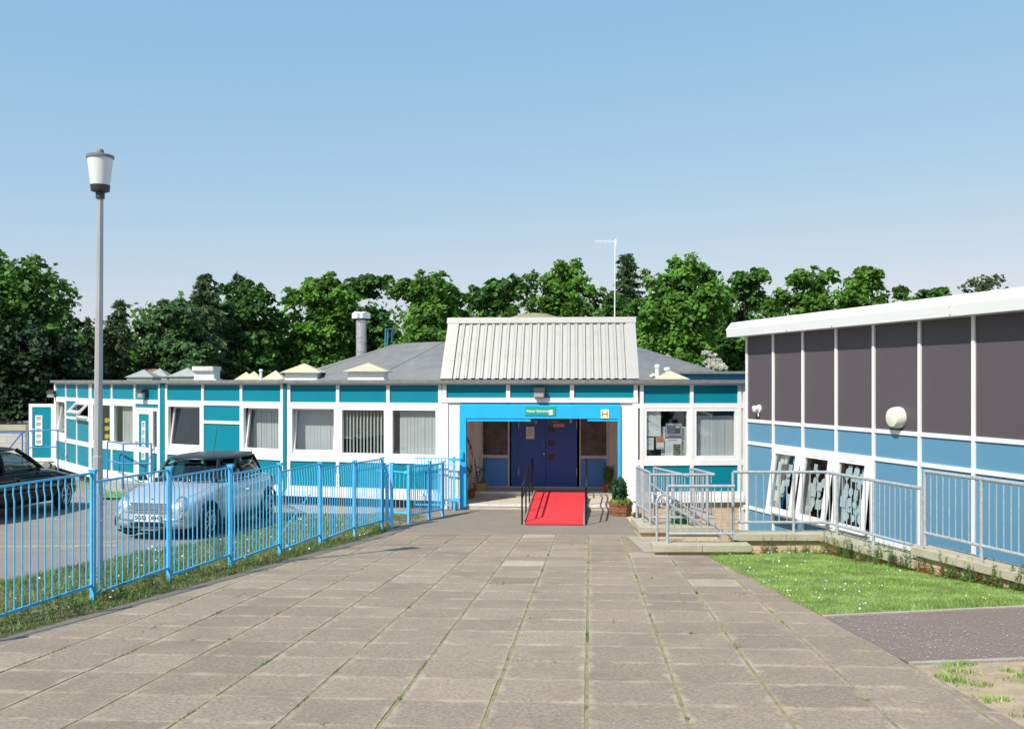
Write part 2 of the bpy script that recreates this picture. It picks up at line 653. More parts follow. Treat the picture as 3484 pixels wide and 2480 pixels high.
pale = {slab_index(1788, 1915): 1.55, slab_index(1840, 1818): 1.45, slab_index(2420, 1975): 1.4, slab_index(2170, 1890): 1.3,
        slab_index(1510, 1822): .78, slab_index(1790, 2070): 1.12, slab_index(700, 2265): .86}
bm = bmesh.new()
tl = bm.loops.layers.float_color.new('tone')
uvl = bm.loops.layers.uv.new('uv')
for i in range(-14, 6):
    wob = random.uniform(-.03, .03)
    for j in range(-16, 24):
        t = pale.get((i, j), random.gauss(1, .065))
        dz = random.uniform(-.0012, .0012)
        tx, ty = random.uniform(-.0012, .0012), random.uniform(-.0012, .0012)
        g = .0055 + random.uniform(-.003, .004)
        a0, a1 = i * .6 + g, i * .6 + .6 - g
        b0, b1 = j * .6 + .004 + wob * .5 + random.uniform(-.004, .004), j * .6 + .596 + wob * .5 + random.uniform(-.004, .004)
        c = .008
        top, low = [], []
        for (a, b, sx, sy) in ((a0, b0, -1, -1), (a1, b0, 1, -1), (a1, b1, 1, 1), (a0, b1, -1, 1)):
            q = O2 + ex * (a - sx * c) + ey * (b - sy * c * .6)
            top.append(bm.verts.new((q.x, q.y, gz(q.y) + dz + tx * sx + ty * sy)))
            q = O2 + ex * a + ey * b
            low.append(bm.verts.new((q.x, q.y, gz(q.y) - .03)))
        fs = [bm.faces.new(top)] + [bm.faces.new((low[k], low[(k + 1) % 4], top[(k + 1) % 4], top[k])) for k in range(4)]
        for n_, f in enumerate(fs):
            for l_, uv in zip(f.loops, ((0, 0), (1, 0), (1, 1), (0, 1)) if n_ == 0 else ((0, 0),) * 4):
                l_[tl] = (t, t * (1 - .02 * (t < 1.2)), t * (.98 if t < 1.2 else 1.04), 1)
                l_[uvl].uv = (uv[0] + 2 * (i + 20), uv[1] + 2 * (j + 30))
nl = Vector((1, -.188, 0)).normalized()
for co_, no in (((-4.19, 8.1, 0), -nl), ((2.97, 8, 0), Vector((1, 0, 0))), ((0, 18.35, 0), Vector((sa, ca, 0)))):
    bmesh.ops.bisect_plane(bm, geom=bm.verts[:] + bm.edges[:] + bm.faces[:], plane_co=co_, plane_no=no, clear_outer=True)
me = bpy.data.meshes.new('paving')
bm.to_mesh(me)
bm.free()
m = pm('paving_slab', (.285, .228, .168), .9, .30, 42, .4, 130, dirt=(.215, .170, .124), ds=1.3, tone=True)
nt = m.node_tree
N, L = nt.nodes, nt.links
b = N['Principled BSDF']
src = b.inputs['Base Color'].links[0].from_socket
uv = N.new('ShaderNodeUVMap')
uv.uv_map = 'uv'
mo = N.new('ShaderNodeVectorMath')
mo.operation = 'MODULO'
mo.inputs[1].default_value = (2, 2, 2)
L.new(uv.outputs[0], mo.inputs[0])
mp = N.new('ShaderNodeVectorMath')
mp.operation = 'SUBTRACT'
mp.inputs[1].default_value = (.5, .5, 0)
L.new(mo.outputs[0], mp.inputs[0])
ab = N.new('ShaderNodeVectorMath')
ab.operation = 'ABSOLUTE'
L.new(mp.outputs[0], ab.inputs[0])
sx = N.new('ShaderNodeSeparateXYZ')
L.new(ab.outputs[0], sx.inputs[0])
mxx = N.new('ShaderNodeMath')
mxx.operation = 'MAXIMUM'
L.new(sx.outputs[0], mxx.inputs[0])
L.new(sx.outputs[1], mxx.inputs[1])
ge = N.new('ShaderNodeNewGeometry')
nz = N.new('ShaderNodeTexNoise')
nz.inputs['Scale'].default_value = 5
nz.inputs['Detail'].default_value = 5
L.new(ge.outputs['Position'], nz.inputs['Vector'])
sc_ = N.new('ShaderNodeMath')
sc_.operation = 'MULTIPLY_ADD'
sc_.inputs[1].default_value = .42
L.new(nz.outputs['Fac'], sc_.inputs[0])
L.new(mxx.outputs[0], sc_.inputs[2])
rp = N.new('ShaderNodeValToRGB')
rp.color_ramp.elements[0].position, rp.color_ramp.elements[1].position = .655, .76
L.new(sc_.outputs[0], rp.inputs['Fac'])
mx = N.new('ShaderNodeMixRGB')
mx.blend_type = 'SCREEN'
mx.inputs['Color2'].default_value = (.17, .13, .095, 1)
L.new(rp.outputs['Color'], mx.inputs['Fac'])
L.new(src, mx.inputs['Color1'])
L.new(mx.outputs[0], b.inputs['Base Color'])
me.materials.append(m)
o = bpy.data.objects.new('paving', me)
link(o, None, (0, 0, 0))
tag(o, kind='structure')
sheet('paving_bed', [(left_edge(-3), -3), (2.97, -3), (2.97, 14.9), (2.5, 14.9), (2.5, 18.3), (left_edge(18.5), 18.5)], -.0045, M['moss'])
sheet('forecourt', [(left_edge(18.4) - .02, 18.32), (2.35, 18.0), (2.4, 22.0), (-2.0, 22.3), (-3.0, 21.5)], -.004, M['asphalt'])
# path edge of tarmac along the paving, verge, grass and car park on the far side of the fence
sheet('path_edging', [(left_edge(5) - .22, 5), (left_edge(5) + .01, 5), (left_edge(18.4) + .01, 18.4), (-1.3, 21.2), (-1.9, 21.0), (left_edge(18.4) - .20, 18.4)], -.008, M['asphalt'])
verge_poly = [(-5.9, 4.0), (left_edge(4) - .15, 4.0), (left_edge(18.4) - .13, 18.4), (-1.75, 20.9), (-2.1, 21.2), (-4.6, 21.2), (-5.33, 17.2), (-5.88, 14.5), (-6.1, 12.3), (-6.5, 10.5), (-7.2, 8)]
sheet('verge', verge_poly, -.016, M['verge'])
sheet('car_park', [(-40, 3), (-7.0, 3), (-7.2, 8), (-6.5, 10.5), (-6.1, 12.3), (-5.88, 14.5), (-5.33, 17.2), (-4.6, 21.2), (-4.4, 22.0), (-7.5, 23.6), (-9.3, 23.7), (-10.5, 25.0), (-15, 31), (-40, 31)], -.030, M['carpark'])
sheet('wall_path', [(-4.4, 21.25), (-1.75, 21.25), (-1.3, 21.9), (-5.2, 22.9)], -.010, M['pale_path'])
sheet('kerb_grass', [(-10.1, 23.9), (-8.3, 23.75), (-8.5, 24.9), (-10.2, 25.1)], .03, M['turf'])
mb = MB()
for (x0, y0), (x1, y1) in (((-11.6, 21.2), (-8.2, 22.9)), ((-9.2, 16.3), (-6.6, 16.55)), ((-7.3, 15.9), (-6.9, 17.5)), ((-13.5, 19.0), (-9.3, 20.6))):
    d = Vector((y1 - y0, x0 - x1, 0)).normalized() * .04
    za, zb = gz(y0) - .026, gz(y1) - .026
    mb.add([(x0 + d.x, y0 + d.y, za), (x1 + d.x, y1 + d.y, zb), (x1 - d.x, y1 - d.y, zb), (x0 - d.x, y0 - d.y, za)], [(0, 3, 2, 1)])
struct('parking_lines', mb, M['yellow_line'])
# right of the paving: lawn, tarmac path, worn grass
lawn_poly = [(2.98, 9.5), (5.5, 10.15), (6.0, 10.3), (4.78, 15.15), (2.9, 15.05)]
sheet('lawn', lawn_poly, .0, M['turf'])
sheet('tarmac_path', [(2.98, 7.4), (8, 8.2), (8, 10.65), (6.0, 10.25), (2.98, 9.46)], -.004, M['pathtar'])
mb = MB()
for pl in (((2.98, 9.46), (6.0, 10.25)), ((2.98, 7.4), (8, 8.2))):
    (x0, y0), (x1, y1) = pl
    fr_ = Fr((x0, y0), (x1 - x0, y1 - y0))
    ln = math.hypot(x1 - x0, y1 - y0)
    mb.add([fr_.p(0, .025, gz(y0) - .05), fr_.p(ln, .025, gz(y1) - .05), fr_.p(ln, -.025, gz(y1) - .05), fr_.p(0, -.025, gz(y0) - .05),
            fr_.p(0, .025, gz(y0) + .01), fr_.p(ln, .025, gz(y1) + .01), fr_.p(ln, -.025, gz(y1) + .01), fr_.p(0, -.025, gz(y0) + .01)], BOXF)
struct('path_kerb', mb, M['concrete'])
sheet('bare_ground', [(2.98, 2), (8, 2), (8, 8.15), (2.98, 7.36)], -.006, M['soil'])

# ------------------------------------------------------------------ the school: facets round a curve
PTS = [(-14.3, 31.0), (-11.76, 27.6), (-8.94, 25.2), (-5.32, 23.05), (-1.52, 22.0), (2.74, 21.65), (5.03, 21.8), (8.6, 23.1), (12.5, 27), (14, 33), (12, 42), (0, 47), (-12, 44), (-16, 36.5)]
school = thing('school_building', 'low white and teal school building with a ribbed metal canopy over its entrance', 'building', (0, 22, -1.21))
ZT, ZU0, ZW1, ZS1, ZS0, ZL0, ZB0, ZK = 1.575, 1.137, 1.03, -.10, -.227, -.80, -.885, -1.035
ZTP = 1.535


def fframe(i):
    a, b = PTS[i], PTS[(i + 1) % len(PTS)]
    return Fr(a, (b[0] - a[0], b[1] - a[1])), math.hypot(b[0] - a[0], b[1] - a[1])


def sash(fr, u0, u1, z0, z1, tilt, blind, par, w=.065, d=.02, extra=None):
    """a window: frame part with pane and blind as its sub-parts; tilt = outward swing of a top-hung sash"""
    mb = MB()
    if tilt:
        inward = tilt < .3          # tilted in at the top on its bottom edge, or hung outwards from the top
        h = (z1 - z0) - .07
        if inward:
            T = Tilt(fr, -.03, z0 + .05, tilt)
            lo_, hi_ = 0, h
        else:
            T = Tilt(fr, d + .015, z1 - .03, tilt)
            lo_, hi_ = -h, 0
        mb.ring(fr, u0, u1, -.05, .035, z0, z1, .05 if inward else .035, .06, .045)
        mb.ring(T, u0 + .03, u1 - .03, -.03, .03, lo_, hi_, w, w + .02, w)
        f = mk('window', mb, M['white'], par)
        g = MB().box(T, u0 + .09, u1 - .09, -.006, .002, lo_ + .08, hi_ - .06)
        p = mk('pane', g, M['glass'], f)
    else:
        mb.ring(fr, u0, u1, -.08, d, z0, z1, w, w + .02, w)
        f = mk('window', mb, M['white'], par)
        g = MB().box(fr, u0 + w - .005, u1 - w + .005, -.03, -.022, z0 + w, z1 - w + .005)
        p = mk('pane', g, M['glass'], f)
    if blind:
        a, b_, ang, zt = blind
        mb = MB()
        x = u0 + (u1 - u0) * a
        bd = -.32 if tilt else -.12
        while x < u0 + (u1 - u0) * b_:
            c, s_ = .047 * math.cos(ang), .047 * math.sin(ang)
            q = random.uniform(-.004, .004)
            mb.add([fr.p(x - c, bd - s_ + q, z0 - .02), fr.p(x + c, bd + s_ + q, z0 - .02), fr.p(x + c, bd + s_ + q, zt), fr.p(x - c, bd - s_ + q, zt)], [(0, 1, 2, 3)])
            x += .085
        mk('blind', mb, M['blind'], f)
    return f


def panel(fr, u0, u1, z0, z1, par=None, mat='teal', d=.0):
    return mk('wall_panel', MB().box(fr, u0, u1, -.06, d, z0, z1), M[mat], par or school)


def facet_frame(fr, u0, L, bounds, skirt=True, lower=True, zl=None):
    """the white timber grid of one facet"""
    mb = MB()
    for x in bounds:
        mb.box(fr, x - .04, x + .04, -.09, .03, ZB0 if lower else ZW1, ZT - .04)
    mb.box(fr, u0, L, -.085, .026, ZTP, ZT)
    mb.box(fr, u0, L, -.088, .027, ZW1, ZU0)
    if lower:
        mb.box(fr, u0, L, -.088, .027, ZS0, ZS1)
        mb.box(fr, u0, L, -.088, .028, ZB0, ZL0)
        mb.box(fr, u0 - .02, L + .02, -.05, .05, ZB0 - .045, ZB0)
        mb.box(fr, u0 - .02, L + .02, -.05, .075, ZK, ZB0 - .047)
    return mk('wall_frame', mb, M['white'], school)


def bays(fr, bounds, kinds):
    for (a, b), k in zip(zip(bounds[:-1], bounds[1:]), kinds):
        a, b = a + .04, b - .04
        panel(fr, a, b, ZU0, ZTP)
        if k == 'door':
            continue
        panel(fr, a, b, ZL0, ZS0)
        if k[0] == 'solid':
            zm = .62
            mk('transom', MB().box(fr, a, b, -.06, .027, zm - .035, zm + .035), M['white'], school)
            panel(fr, a, b, ZS1, zm - .035)
            panel(fr, a, b, zm + .035, ZW1)
        elif k[0] == 'win':
            sash(fr, a, b, ZS1, ZW1, k[1], k[2], school)


# brick plinth under the skirting and the closed back of the block
mb = MB()
for i in (0, 1, 2, 3):
    fr, Ln = fframe(i)
    mb.box(fr, 0, Ln, -.3, -.08, -1.5, ZK + .03)
mk('plinth', mb, M['dark'], school)
fr5, L5 = fframe(5)
mk('brick_plinth', MB().box(fr5, -.2, L5 + .05, -.3, -.02, -2.4, ZK + .03), M['brick'], school)
mb = MB()
for i in range(6, len(PTS)):
    fr, Ln = fframe(i)
    mb.box(fr, 0, Ln, -.2, 0, -2.4, ZT)
mk('rear_wall', mb, M['white'], school)
# partitions that close the rooms behind the glass
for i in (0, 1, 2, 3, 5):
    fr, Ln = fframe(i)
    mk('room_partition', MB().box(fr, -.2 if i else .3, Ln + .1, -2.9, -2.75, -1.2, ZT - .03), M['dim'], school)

# facet 0: narrow bays seen almost end on
fr, Ln = fframe(0)
u = [.05, 1.40, 2.75, Ln - .06]
facet_frame(fr, 0, Ln, u)
bays(fr, u, [('win', .13, (.05, .5, .4, 1.0)), ('none',), ('none',)])
for k in (1, 2):
    a, b = u[k] + .04, u[k + 1] - .04
    panel(fr, a, b, ZS1, .50)
    mk('transom', MB().box(fr, a, b, -.06, .05 if k == 2 else .027, .50, .57), M['white'], school)
    if k == 1:
        panel(fr, a, b, .57, ZW1)
    else:
        sash(fr, a, b, .57, ZW1, .75, None, school)
# facet 1: two windows and the door with its side light
fr, Ln = fframe(1)
u = [.06, 1.22, 2.43, Ln - .06]
facet_frame(fr, 0, Ln, u)
bays(fr, u, [('win', 0, (.0, .25, .5, 1.0)), ('win', 0, (.28, .98, .08, .98)), 'door'])
DR = fr
a, b = u[2] + .04, u[3] - .04
panel(fr, a, b, .93, ZW1)
mb = MB()
mb.ring(fr, a, b, -.09, .034, -1.0, .93, .05)
mb.box(fr, b - .36, b - .30, -.08, .036, -.95, .88)
mb.box(fr, b - .30, b - .05, -.08, .03, -.22, -.10)
mk('door_frame', mb, M['white'], school)
panel(fr, b - .30, b - .05, -.95, -.22)
f = mk('window', MB().ring(fr, b - .30, b - .05, -.06, .02, -.10, .88, .03), M['white'], school)
mk('pane', MB().box(fr, b - .27, b - .08, -.03, -.022, -.07, .85), M['glass'], f)
mb = MB().ring(fr, a + .05, b - .36, -.05, .02, -.95, .88, .11)
dleaf = mk('door', mb, M['white'], school)
mk('door_panel', MB().box(fr, a + .16, b - .47, -.03, .008, -.84, .77), M['teal'], dleaf)
wc = (a + b - .31) / 2
mb = MB()
for k in range(5):
    mb.ring(fr, wc - .09, wc + .09, -.02, .03, -.42 + k * .2, -.22 + k * .2, .03)
dw = mk('door_light', mb, M['white'], dleaf)
mk('door_light_glass', MB().box(fr, wc - .062, wc + .062, -.02, .012, -.40, .56), M['greyglass'], dleaf)
mk('handle', MB().box(fr, a + .07, a + .10, .02, .06, -.1, .06).box(fr, a + .07, a + .19, .05, .07, .02, .04), M['chrome'], dleaf)
# yellow paper shapes stuck in the first window
fr1 = fr
# facet 2 and 3 with a teal corner strip each
fr, Ln = fframe(2)
mk('corner_strip', MB().box(fr, .0, .17, -.2, .05, ZK, ZT), M['teal'], school)
bw = (Ln - .19 - .06) / 3
u = [.21 + bw * k for k in range(4)]
facet_frame(fr, .17, Ln, u)
bays(fr, u, [('win', .14, None), ('solid',), ('win', .14, (.06, 1., .15, .97))])
fr, Ln = fframe(3)
mk('corner_strip', MB().box(fr, .0, .09, -.2, .05, ZK, ZT), M['teal'], school)
bw = (Ln - .12 - .10) / 3
u = [.14 + bw * k for k in range(4)]
facet_frame(fr, .09, Ln - .02, u)
bays(fr, u, [('win', .12, (.04, 1., .08, .97)), ('win', 0, (.03, .98, .75, 1.0)), ('win', 0, (.2, 1., .12, .94))])
# facet 5: two bays right of the entrance
fr, Ln = fframe(5)
FR5 = fr
u = [.10, Ln / 2 + .06, Ln - .02]
facet_frame(fr, .0, Ln + .06, u)
bays(fr, u, [('win', 0, (.45, 1., .1, .62)), ('win', 0, (.0, 1., .06, .86))])
mk('corner_post', MB().box(fr, Ln + .06, Ln + .13, -.1, .03, -1.2, ZT), M['white'], school)
panel(fr, Ln + .13, Ln + .30, ZU0, ZTP)
mk('downpipe', MB().box(fr, Ln + .16, Ln + .24, -.06, .05, -2.2, .9), pm('grey_brown_pipe', (.30, .25, .23), .5), school)
mb = MB().box(fr, Ln + .12, Ln + .36, -.08, .04, .97, 1.04).box(fr, Ln + .12, Ln + .36, -.08, .06, .80, .88).box(fr, Ln + .27, Ln + .36, -.08, .03, -2.2, .8)
mk('corner_bracket', mb, M['white'], school)

# entrance facet
fe, Le = fframe(4)
D0, DS, DB = .0, -1.4, -2.45
mb = MB()
hu = lambda px, d=0.: fe.hit(px, 1400, d)[0]
uL, uR = hu(1566), hu(2110)
for x in (.02, hu(1729), hu(1946), Le - .03):
    mb.box(fe, x - .045, x + .045, -.09, .035, 1.15, ZT - .03)
mb.box(fe, -.06, Le + .02, -.085, .031, 1.545, ZT)
mb.box(fe, -.06, Le + .02, -.085, .045, 1.15, 1.255)
mk('wall_frame', mb, M['white'], school)
xs = [.065, hu(1729), hu(1946), Le - .075]
for k in range(3):
    panel(fe, xs[k] + (.045 if k else 0), xs[k + 1] - (.045 if k < 2 else 0), 1.255, 1.545)
mk('entrance_pier', MB().box(fe, -.06, uL, DB, .0, -1.25, 1.15), M['harl'], school)
mk('entrance_pier', MB().box(fe, uR, Le + .02, DB, .0, -1.25, 1.15), M['harl'], school)
for a, b in ((-.06, .10), (Le - .10, Le + .02)):
    mk('pier_trim', MB().box(fe, a, b, .0, .03, -1.0, 1.148), M['white'], school)
mk('porch_ceiling', MB().box(fe, uL, uR, DB, -.2, .83, .90), M['white'], school)
mb = MB().box(fe, uL, uR, -.2, .05, .80, 1.145).box(fe, uL - .0, uR, -.1, .07, 1.08, 1.12)
hd = mk('entrance_beam', MB().box(fe, uL - .01, uR + .005, -.2, .05, .80, 1.09).add(
    [fe.p(uL - .01, .05, 1.09), fe.p(uR + .005, .05, 1.09), fe.p(uR + .005, -.05, 1.148), fe.p(uL - .01, -.05, 1.148)], [(0, 1, 2, 3)]), M['sky_blue'], school)
mb = MB().box(fe, uL - .01, uL + .135, -.12, .055, -1.22, .80)
mk('entrance_post', mb, M['sky_blue'], school)
mk('switch_box', MB().rbox(fe, uL, uL + .085, .056, .11, -.10, .06, .01), M['sky_blue'], school)
mk('entrance_post', MB().box(fe, uR - .055, uR + .006, -.12, .055, -1.22, .80), M['sky_blue'], school)
mk('shutter_guide', MB().box(fe, uL + .135, hu(1805), -.10, .035, .735, .80), M['sky_blue'], school)
mk('shutter_guide', MB().box(fe, hu(1999), uR - .055, -.10, .035, .745, .80), M['sky_blue'], school)
# porch steps
mb = MB().box(fe, uL, uR, DB, DS, -1.24, -.98)
mb.box(fe, uL, uR, DS, -.04, -1.24, -1.105)
mk('porch_steps', mb, M['step'], school)
mb = MB().box(fe, uL + .03, uR - .03, DS - .03, DS + .012, -1.03, -.977).box(fe, uL + .13, uR - .06, -.07, -.028, -1.155, -1.102)
mk('step_nosing', mb, M['nosing'], school)
# back wall of the porch
hb = lambda px, py=1500: fe.hit(px, py, DB + .06)
wl0, wl1 = hb(1640)[0], hb(1731)[0]
dl0, dl1 = hb(1739)[0], hb(1964)[0]
wr0, wr1 = hb(1973)[0], hb(2066)[0]
zr1, zr0 = hb(1700, 1547)[1], hb(1700, 1557.5)[1]
for a, b in ((uL, wl0), (wr1, uR)):
    mk('porch_back_wall', MB().box(fe, a, b, DB, DB + .06, -.98, .83), M['harl'], school)
mb = MB()
for a, b in ((wl0, wl1), (wr0, wr1)):
    mb.box(fe, a - .01, a + .02, DB, DB + .10, -.98, .83).box(fe, b - .02, b + .02, DB, DB + .10, -.98, .83)
    mb.box(fe, a + .02, b - .02, DB, DB + .095, zr0, zr1)
mb.box(fe, wl0, wr1, DB, DB + .11, -.98, -.955)
mk('porch_frame', mb, pm('porch_frame_paint', (.62, .58, .57), .5), school)
for a, b in ((wl0, wl1), (wr0, wr1)):
    mk('wall_panel', MB().box(fe, a + .02, b - .02, DB, DB + .06, -.955, zr0), M['mid_blue'], school)
    f = mk('porch_window', MB().box(fe, a + .02, b - .02, DB + .01, DB + .05, zr1, .83), M['mural'], school)
    # etched swirls on the pane
    mb = MB()
    cx, cz = (a + b) / 2, (zr1 + .83) / 2
    for rr in (.12, .2, .27):
        mb.tube([fe.p(cx + rr * math.cos(t) + .03 * math.sin(3 * t), DB + .055, cz + rr * 1.15 * math.sin(t) - .05) for t in np.linspace(.4, 5.4, 22)], .0045, 4)
    mb.tube([fe.p(cx - .3 + .6 * t, DB + .055, cz - .36 + .04 * math.sin(9 * t)) for t in np.linspace(0, 1, 14)], .006, 4)
    mk('etched_line', mb, pm('etching', (.17, .15, .13), .7), f)
dm = (dl0 + dl1) / 2 + .04
mk('door_frame', MB().box(fe, dl0, dl0 + .17, DB, DB + .055, -.955, .83).box(fe, dl0 + .17, dl1, DB, DB + .05, .74, .83), M['door_blue'], school)
d1 = mk('door', MB().box(fe, dl0 + .175, dm - .004, DB + .01, DB + .06, -.955, .735), M['door_blue'], school)
d2 = mk('door', MB().box(fe, dm + .004, dl1 - .004, DB + .01, DB + .06, -.955, .735), M['door_blue'], school)
for dd, x in ((d1, dl0 + .18), (d2, dl1 - .02)):
    for z in (-.6, .55):
        mk('hinge', MB().box(fe, x, x + .014, DB + .06, DB + .072, z - .09, z + .09), M['steel'], dd)
for z in (.46, .11, -.23):
    mk('door_light', MB().box(fe, dm + .06, dm + .22, DB + .05, DB + .066, z - .075, z + .075), M['brown'], d2)
for z, r_ in ((.05, .025), (-.16, .036)):
    c = fe.p(dm - .04, DB + .06, z)
    mk('door_knob', MB().lathe(c + fe.n * .03, [(.0, -r_), (r_ * .8, -r_ * .6), (r_, 0), (r_ * .8, r_ * .6), (0, r_)], 12), M['chrome'], d1, smooth=True)
# strange small tiles set in the porch side walls
mb, mb2 = MB(), MB()
rr = random.Random(3)
for side, uu in (('a', uL), ('b', uR)):
    for k in range(34):
        t = k / 33
        d = -.25 - 1.9 * ((t * 3.1 + .13 * math.sin(9 * t)) % 1)
        z = .65 - 1.15 * abs(math.sin(t * 2.2 + (0 if side == 'a' else .5))) - rr.uniform(0, .12)
        w, h = rr.uniform(.05, .10), rr.uniform(.03, .07)
        q = mb if rr.random() < .55 else mb2
        x0, x1 = (uu - .01, uu + .014) if side == 'a' else (uu - .014, uu + .01)
        q.box(fe, x0, x1, d - w / 2, d + w / 2, z - h, z + h)
mk('wall_tile', mb, pm('tile_ochre', (.23, .17, .07), .6, .4, 9), school)
mk('wall_tile', mb2, pm('tile_green', (.10, .13, .10), .6, .5, 9), school)

# roofs
def outset(p, k):
    c = Vector((-1, 35))
    v = Vector(p) - c
    return c + v * (1 + k / v.length)
top = [outset(p, .17) for p in PTS]
n = len(top)
vs = [(p.x, p.y, 1.575) for p in top] + [(p.x, p.y, 1.650) for p in top]
mk('flat_roof', MB().add(vs, [tuple(range(n)), tuple(range(2 * n - 1, n - 1, -1))] + [(i, (i + 1) % n, n + (i + 1) % n, n + i) for i in range(n)]), M['fascia'], school)
mb = MB()
def ngon_ring(c, r, z, k, ph=.0):
    return [(c[0] + r * math.cos(ph + 2 * math.pi * i / k), c[1] + r * math.sin(ph + 2 * math.pi * i / k), z) for i in range(k)]
k = 48
mb.add(ngon_ring((0, 34), 8.0, 1.6, k) + ngon_ring((0, 34), 4.1, 2.84, k), [tuple(range(k, 2 * k))] + [(i, (i + 1) % k, k + (i + 1) % k, k + i) for i in range(k)])
mk('low_cone_roof', mb, M['felt'], school)
mb = MB()
for i in range(0, k, 4):
    a, b = ngon_ring((0, 34), 8.0, 1.605, k)[i], ngon_ring((0, 34), 4.1, 2.845, k)[i]
    mk('roof_seam', MB().tube([a, b], .010, 4), M['fascia'], school)
mb = MB().lathe((.78, 34, 2.8), [(1.35, 0), (1.35, .45), (1.28, .62), (1.1, .82), (.8, 1.02), (.45, 1.13), (.0, 1.17)], 24)
mk('roof_dome', mb, M['dome'], school, smooth=True)
mb = MB()
a = at(2310, 1270, 28)
mb.box(W, 4.7, 9.5, 28, 31, 1.6, 1.83)
rl = mk('roof_lantern', mb, pm('lantern_blue', (.008, .15, .30), .5), school)
mk('lantern_roof', MB().box(W, 4.55, 9.6, 27.85, 31.1, 1.832, 1.90), M['fascia'], rl)
# ribbed metal canopy leaning back over the entrance
z0, z1, lean = 1.655, 3.05, .95
ln = math.hypot(z1 - z0, lean)
class Lean:
    def p(s, u, d, z):
        t = z / ln
        dn, zn = (z1 - z0) / ln, lean / ln
        x = .05 * t * (1 - 2 * (u / Le))
        q = fe.p(u + x, .02 - lean * t + d * dn, z0 + (z1 - z0) * t + d * zn)
        return q
LN = Lean()
prof = []
pitch = (Le - .32) / 22.5
x = .17
while x < Le - .17:
    for a, d in ((0, 0), (.52, 0), (.58, .036), (.66, .036), (.70, .028), (.86, .028), (.90, .036), (.96, .036), (1.0, 0)):
        if x + a * pitch < Le - .14:
            prof.append((x + a * pitch, d))
    x += pitch
mb = MB()
vs = [LN.p(u_, d, .02) for u_, d in prof] + [LN.p(u_, d, ln - .10) for u_, d in prof]
n = len(prof)
mb.add(vs, [(i, i + 1, n + i + 1, n + i) for i in range(n - 1)])
can = mk('metal_canopy', mb, M['cladding'], school)
mb = MB()
mb.box(LN, -.07, .19, -.02, .045, 0, ln).box(LN, Le - .19, Le + .04, -.02, .045, 0, ln)
mb.box(LN, -.10, Le + .06, -.03, .055, ln - .15, ln + .01)
mb.box(fe, -.07, Le + .02, -1.35, -.97, z1 - .03, z1 + .02)
mk('flashing', mb, M['cladding'], can)
mb = MB()
for uu in (-.04, Le + .01):
    mb.add([fe.p(uu, .0, z0 - .02), fe.p(uu, -1.3, z0 - .02), fe.p(uu, -1.3, z1), fe.p(uu, -.95, z1)], [(0, 1, 2, 3)])
mb.add([fe.p(-.04, -1.3, z0), fe.p(Le + .01, -1.3, z0), fe.p(Le + .01, -1.3, z1), fe.p(-.04, -1.3, z1)], [(0, 1, 2, 3)])
mk('canopy_side', mb, M['cladding'], can)
mb = MB()
for px in (1700, 1993):
    mb.tube([at(px, 1110, 30), at(px, 1074, 30)], .035, 8)
mk('roof_post', mb, M['steel'], school)


def skylight(u0, u1, vap, Y, mat, box, eave=None):
    x0, x1 = ax(u0, Y), ax(u1, Y)
    w = x1 - x0
    za = at(0, vap, Y + w / 2).z
    ze = at(0, eave, Y).z if eave else 1.66 + (.22 if box else .03)
    mb = MB()
    yb = Y + w
    mb.add([(x0, Y, ze), (x1, Y, ze), (x1, yb, ze), (x0, yb, ze), ((x0 + x1) / 2, Y + w / 2, za)], [(0, 1, 4), (1, 2, 4), (2, 3, 4), (3, 0, 4), (3, 2, 1, 0)])
    mb.box(W, x0 - .01, x1 + .01, Y - .01, yb + .01, ze - .022, ze - .001)
    s = mk('roof_light', mb, mat, school)
    i = w * (.09 if box else .04)
    kb = MB().box(W, x0 + i, x1 - i, Y + i, yb - i, 1.64, ze - .022)
    if box:
        kb.box(W, x0 + i * 1.6, x0 + w * .52, Y + i - .05, Y + i, ze - .10, ze - .04)
        kb.box(W, x0 + i, x1 - i * .4, Y + i * .6, yb - i, 1.64, 1.665)
    mk('kerb', kb, M['white'] if box else mat, s)


skylight(426, 520, 1257, 36.0, M['greyglass'], False, 1282)
skylight(489, 570, 1253, 38.5, M['greyglass'], False, 1280)
skylight(570, 673, 1251, 36.2, M['greyglass'], False, 1280)
skylight(797, 862, 1265, 42, M['cream'], False)
skylight(822, 889, 1263, 40, M['cream'], False)
skylight(889, 968, 1260, 37, M['cream'], False)
skylight(954, 1089, 1236, 28.6, M['cream'], True, 1266)
skylight(1168, 1317, 1234, 25.2, M['cream'], True, 1262)
skylight(2232, 2345, 1261, 27.0, M['cream'], False)
x0, x1 = ax(657, 34), ax(731, 34)
mb = MB().box(W, x0 + .04, x1 - .03, 34, 34.7, 1.64, 1.98).box(W, x0 + .02, x1 + .05, 33.96, 34.74, 1.64, 1.70)
vt = mk('roof_vent', mb, M['white'], school)
mk('vent_cap', MB().rbox(W, x0 - .02, x1, 33.9, 34.8, 1.98, 2.13, .05), pm('rusty_white', (.70, .68, .66), .6, .05, 3, dirt=(.35, .13, .06), ds=6), vt)
mk('vent_cap', MB().rbox(W, ax(476, 41), ax(538, 41), 41, 41.8, 1.9, 2.12, .05), pm('rusty_red', (.40, .16, .09), .7, .3, 6, dirt=(.65, .62, .6), ds=5), school)
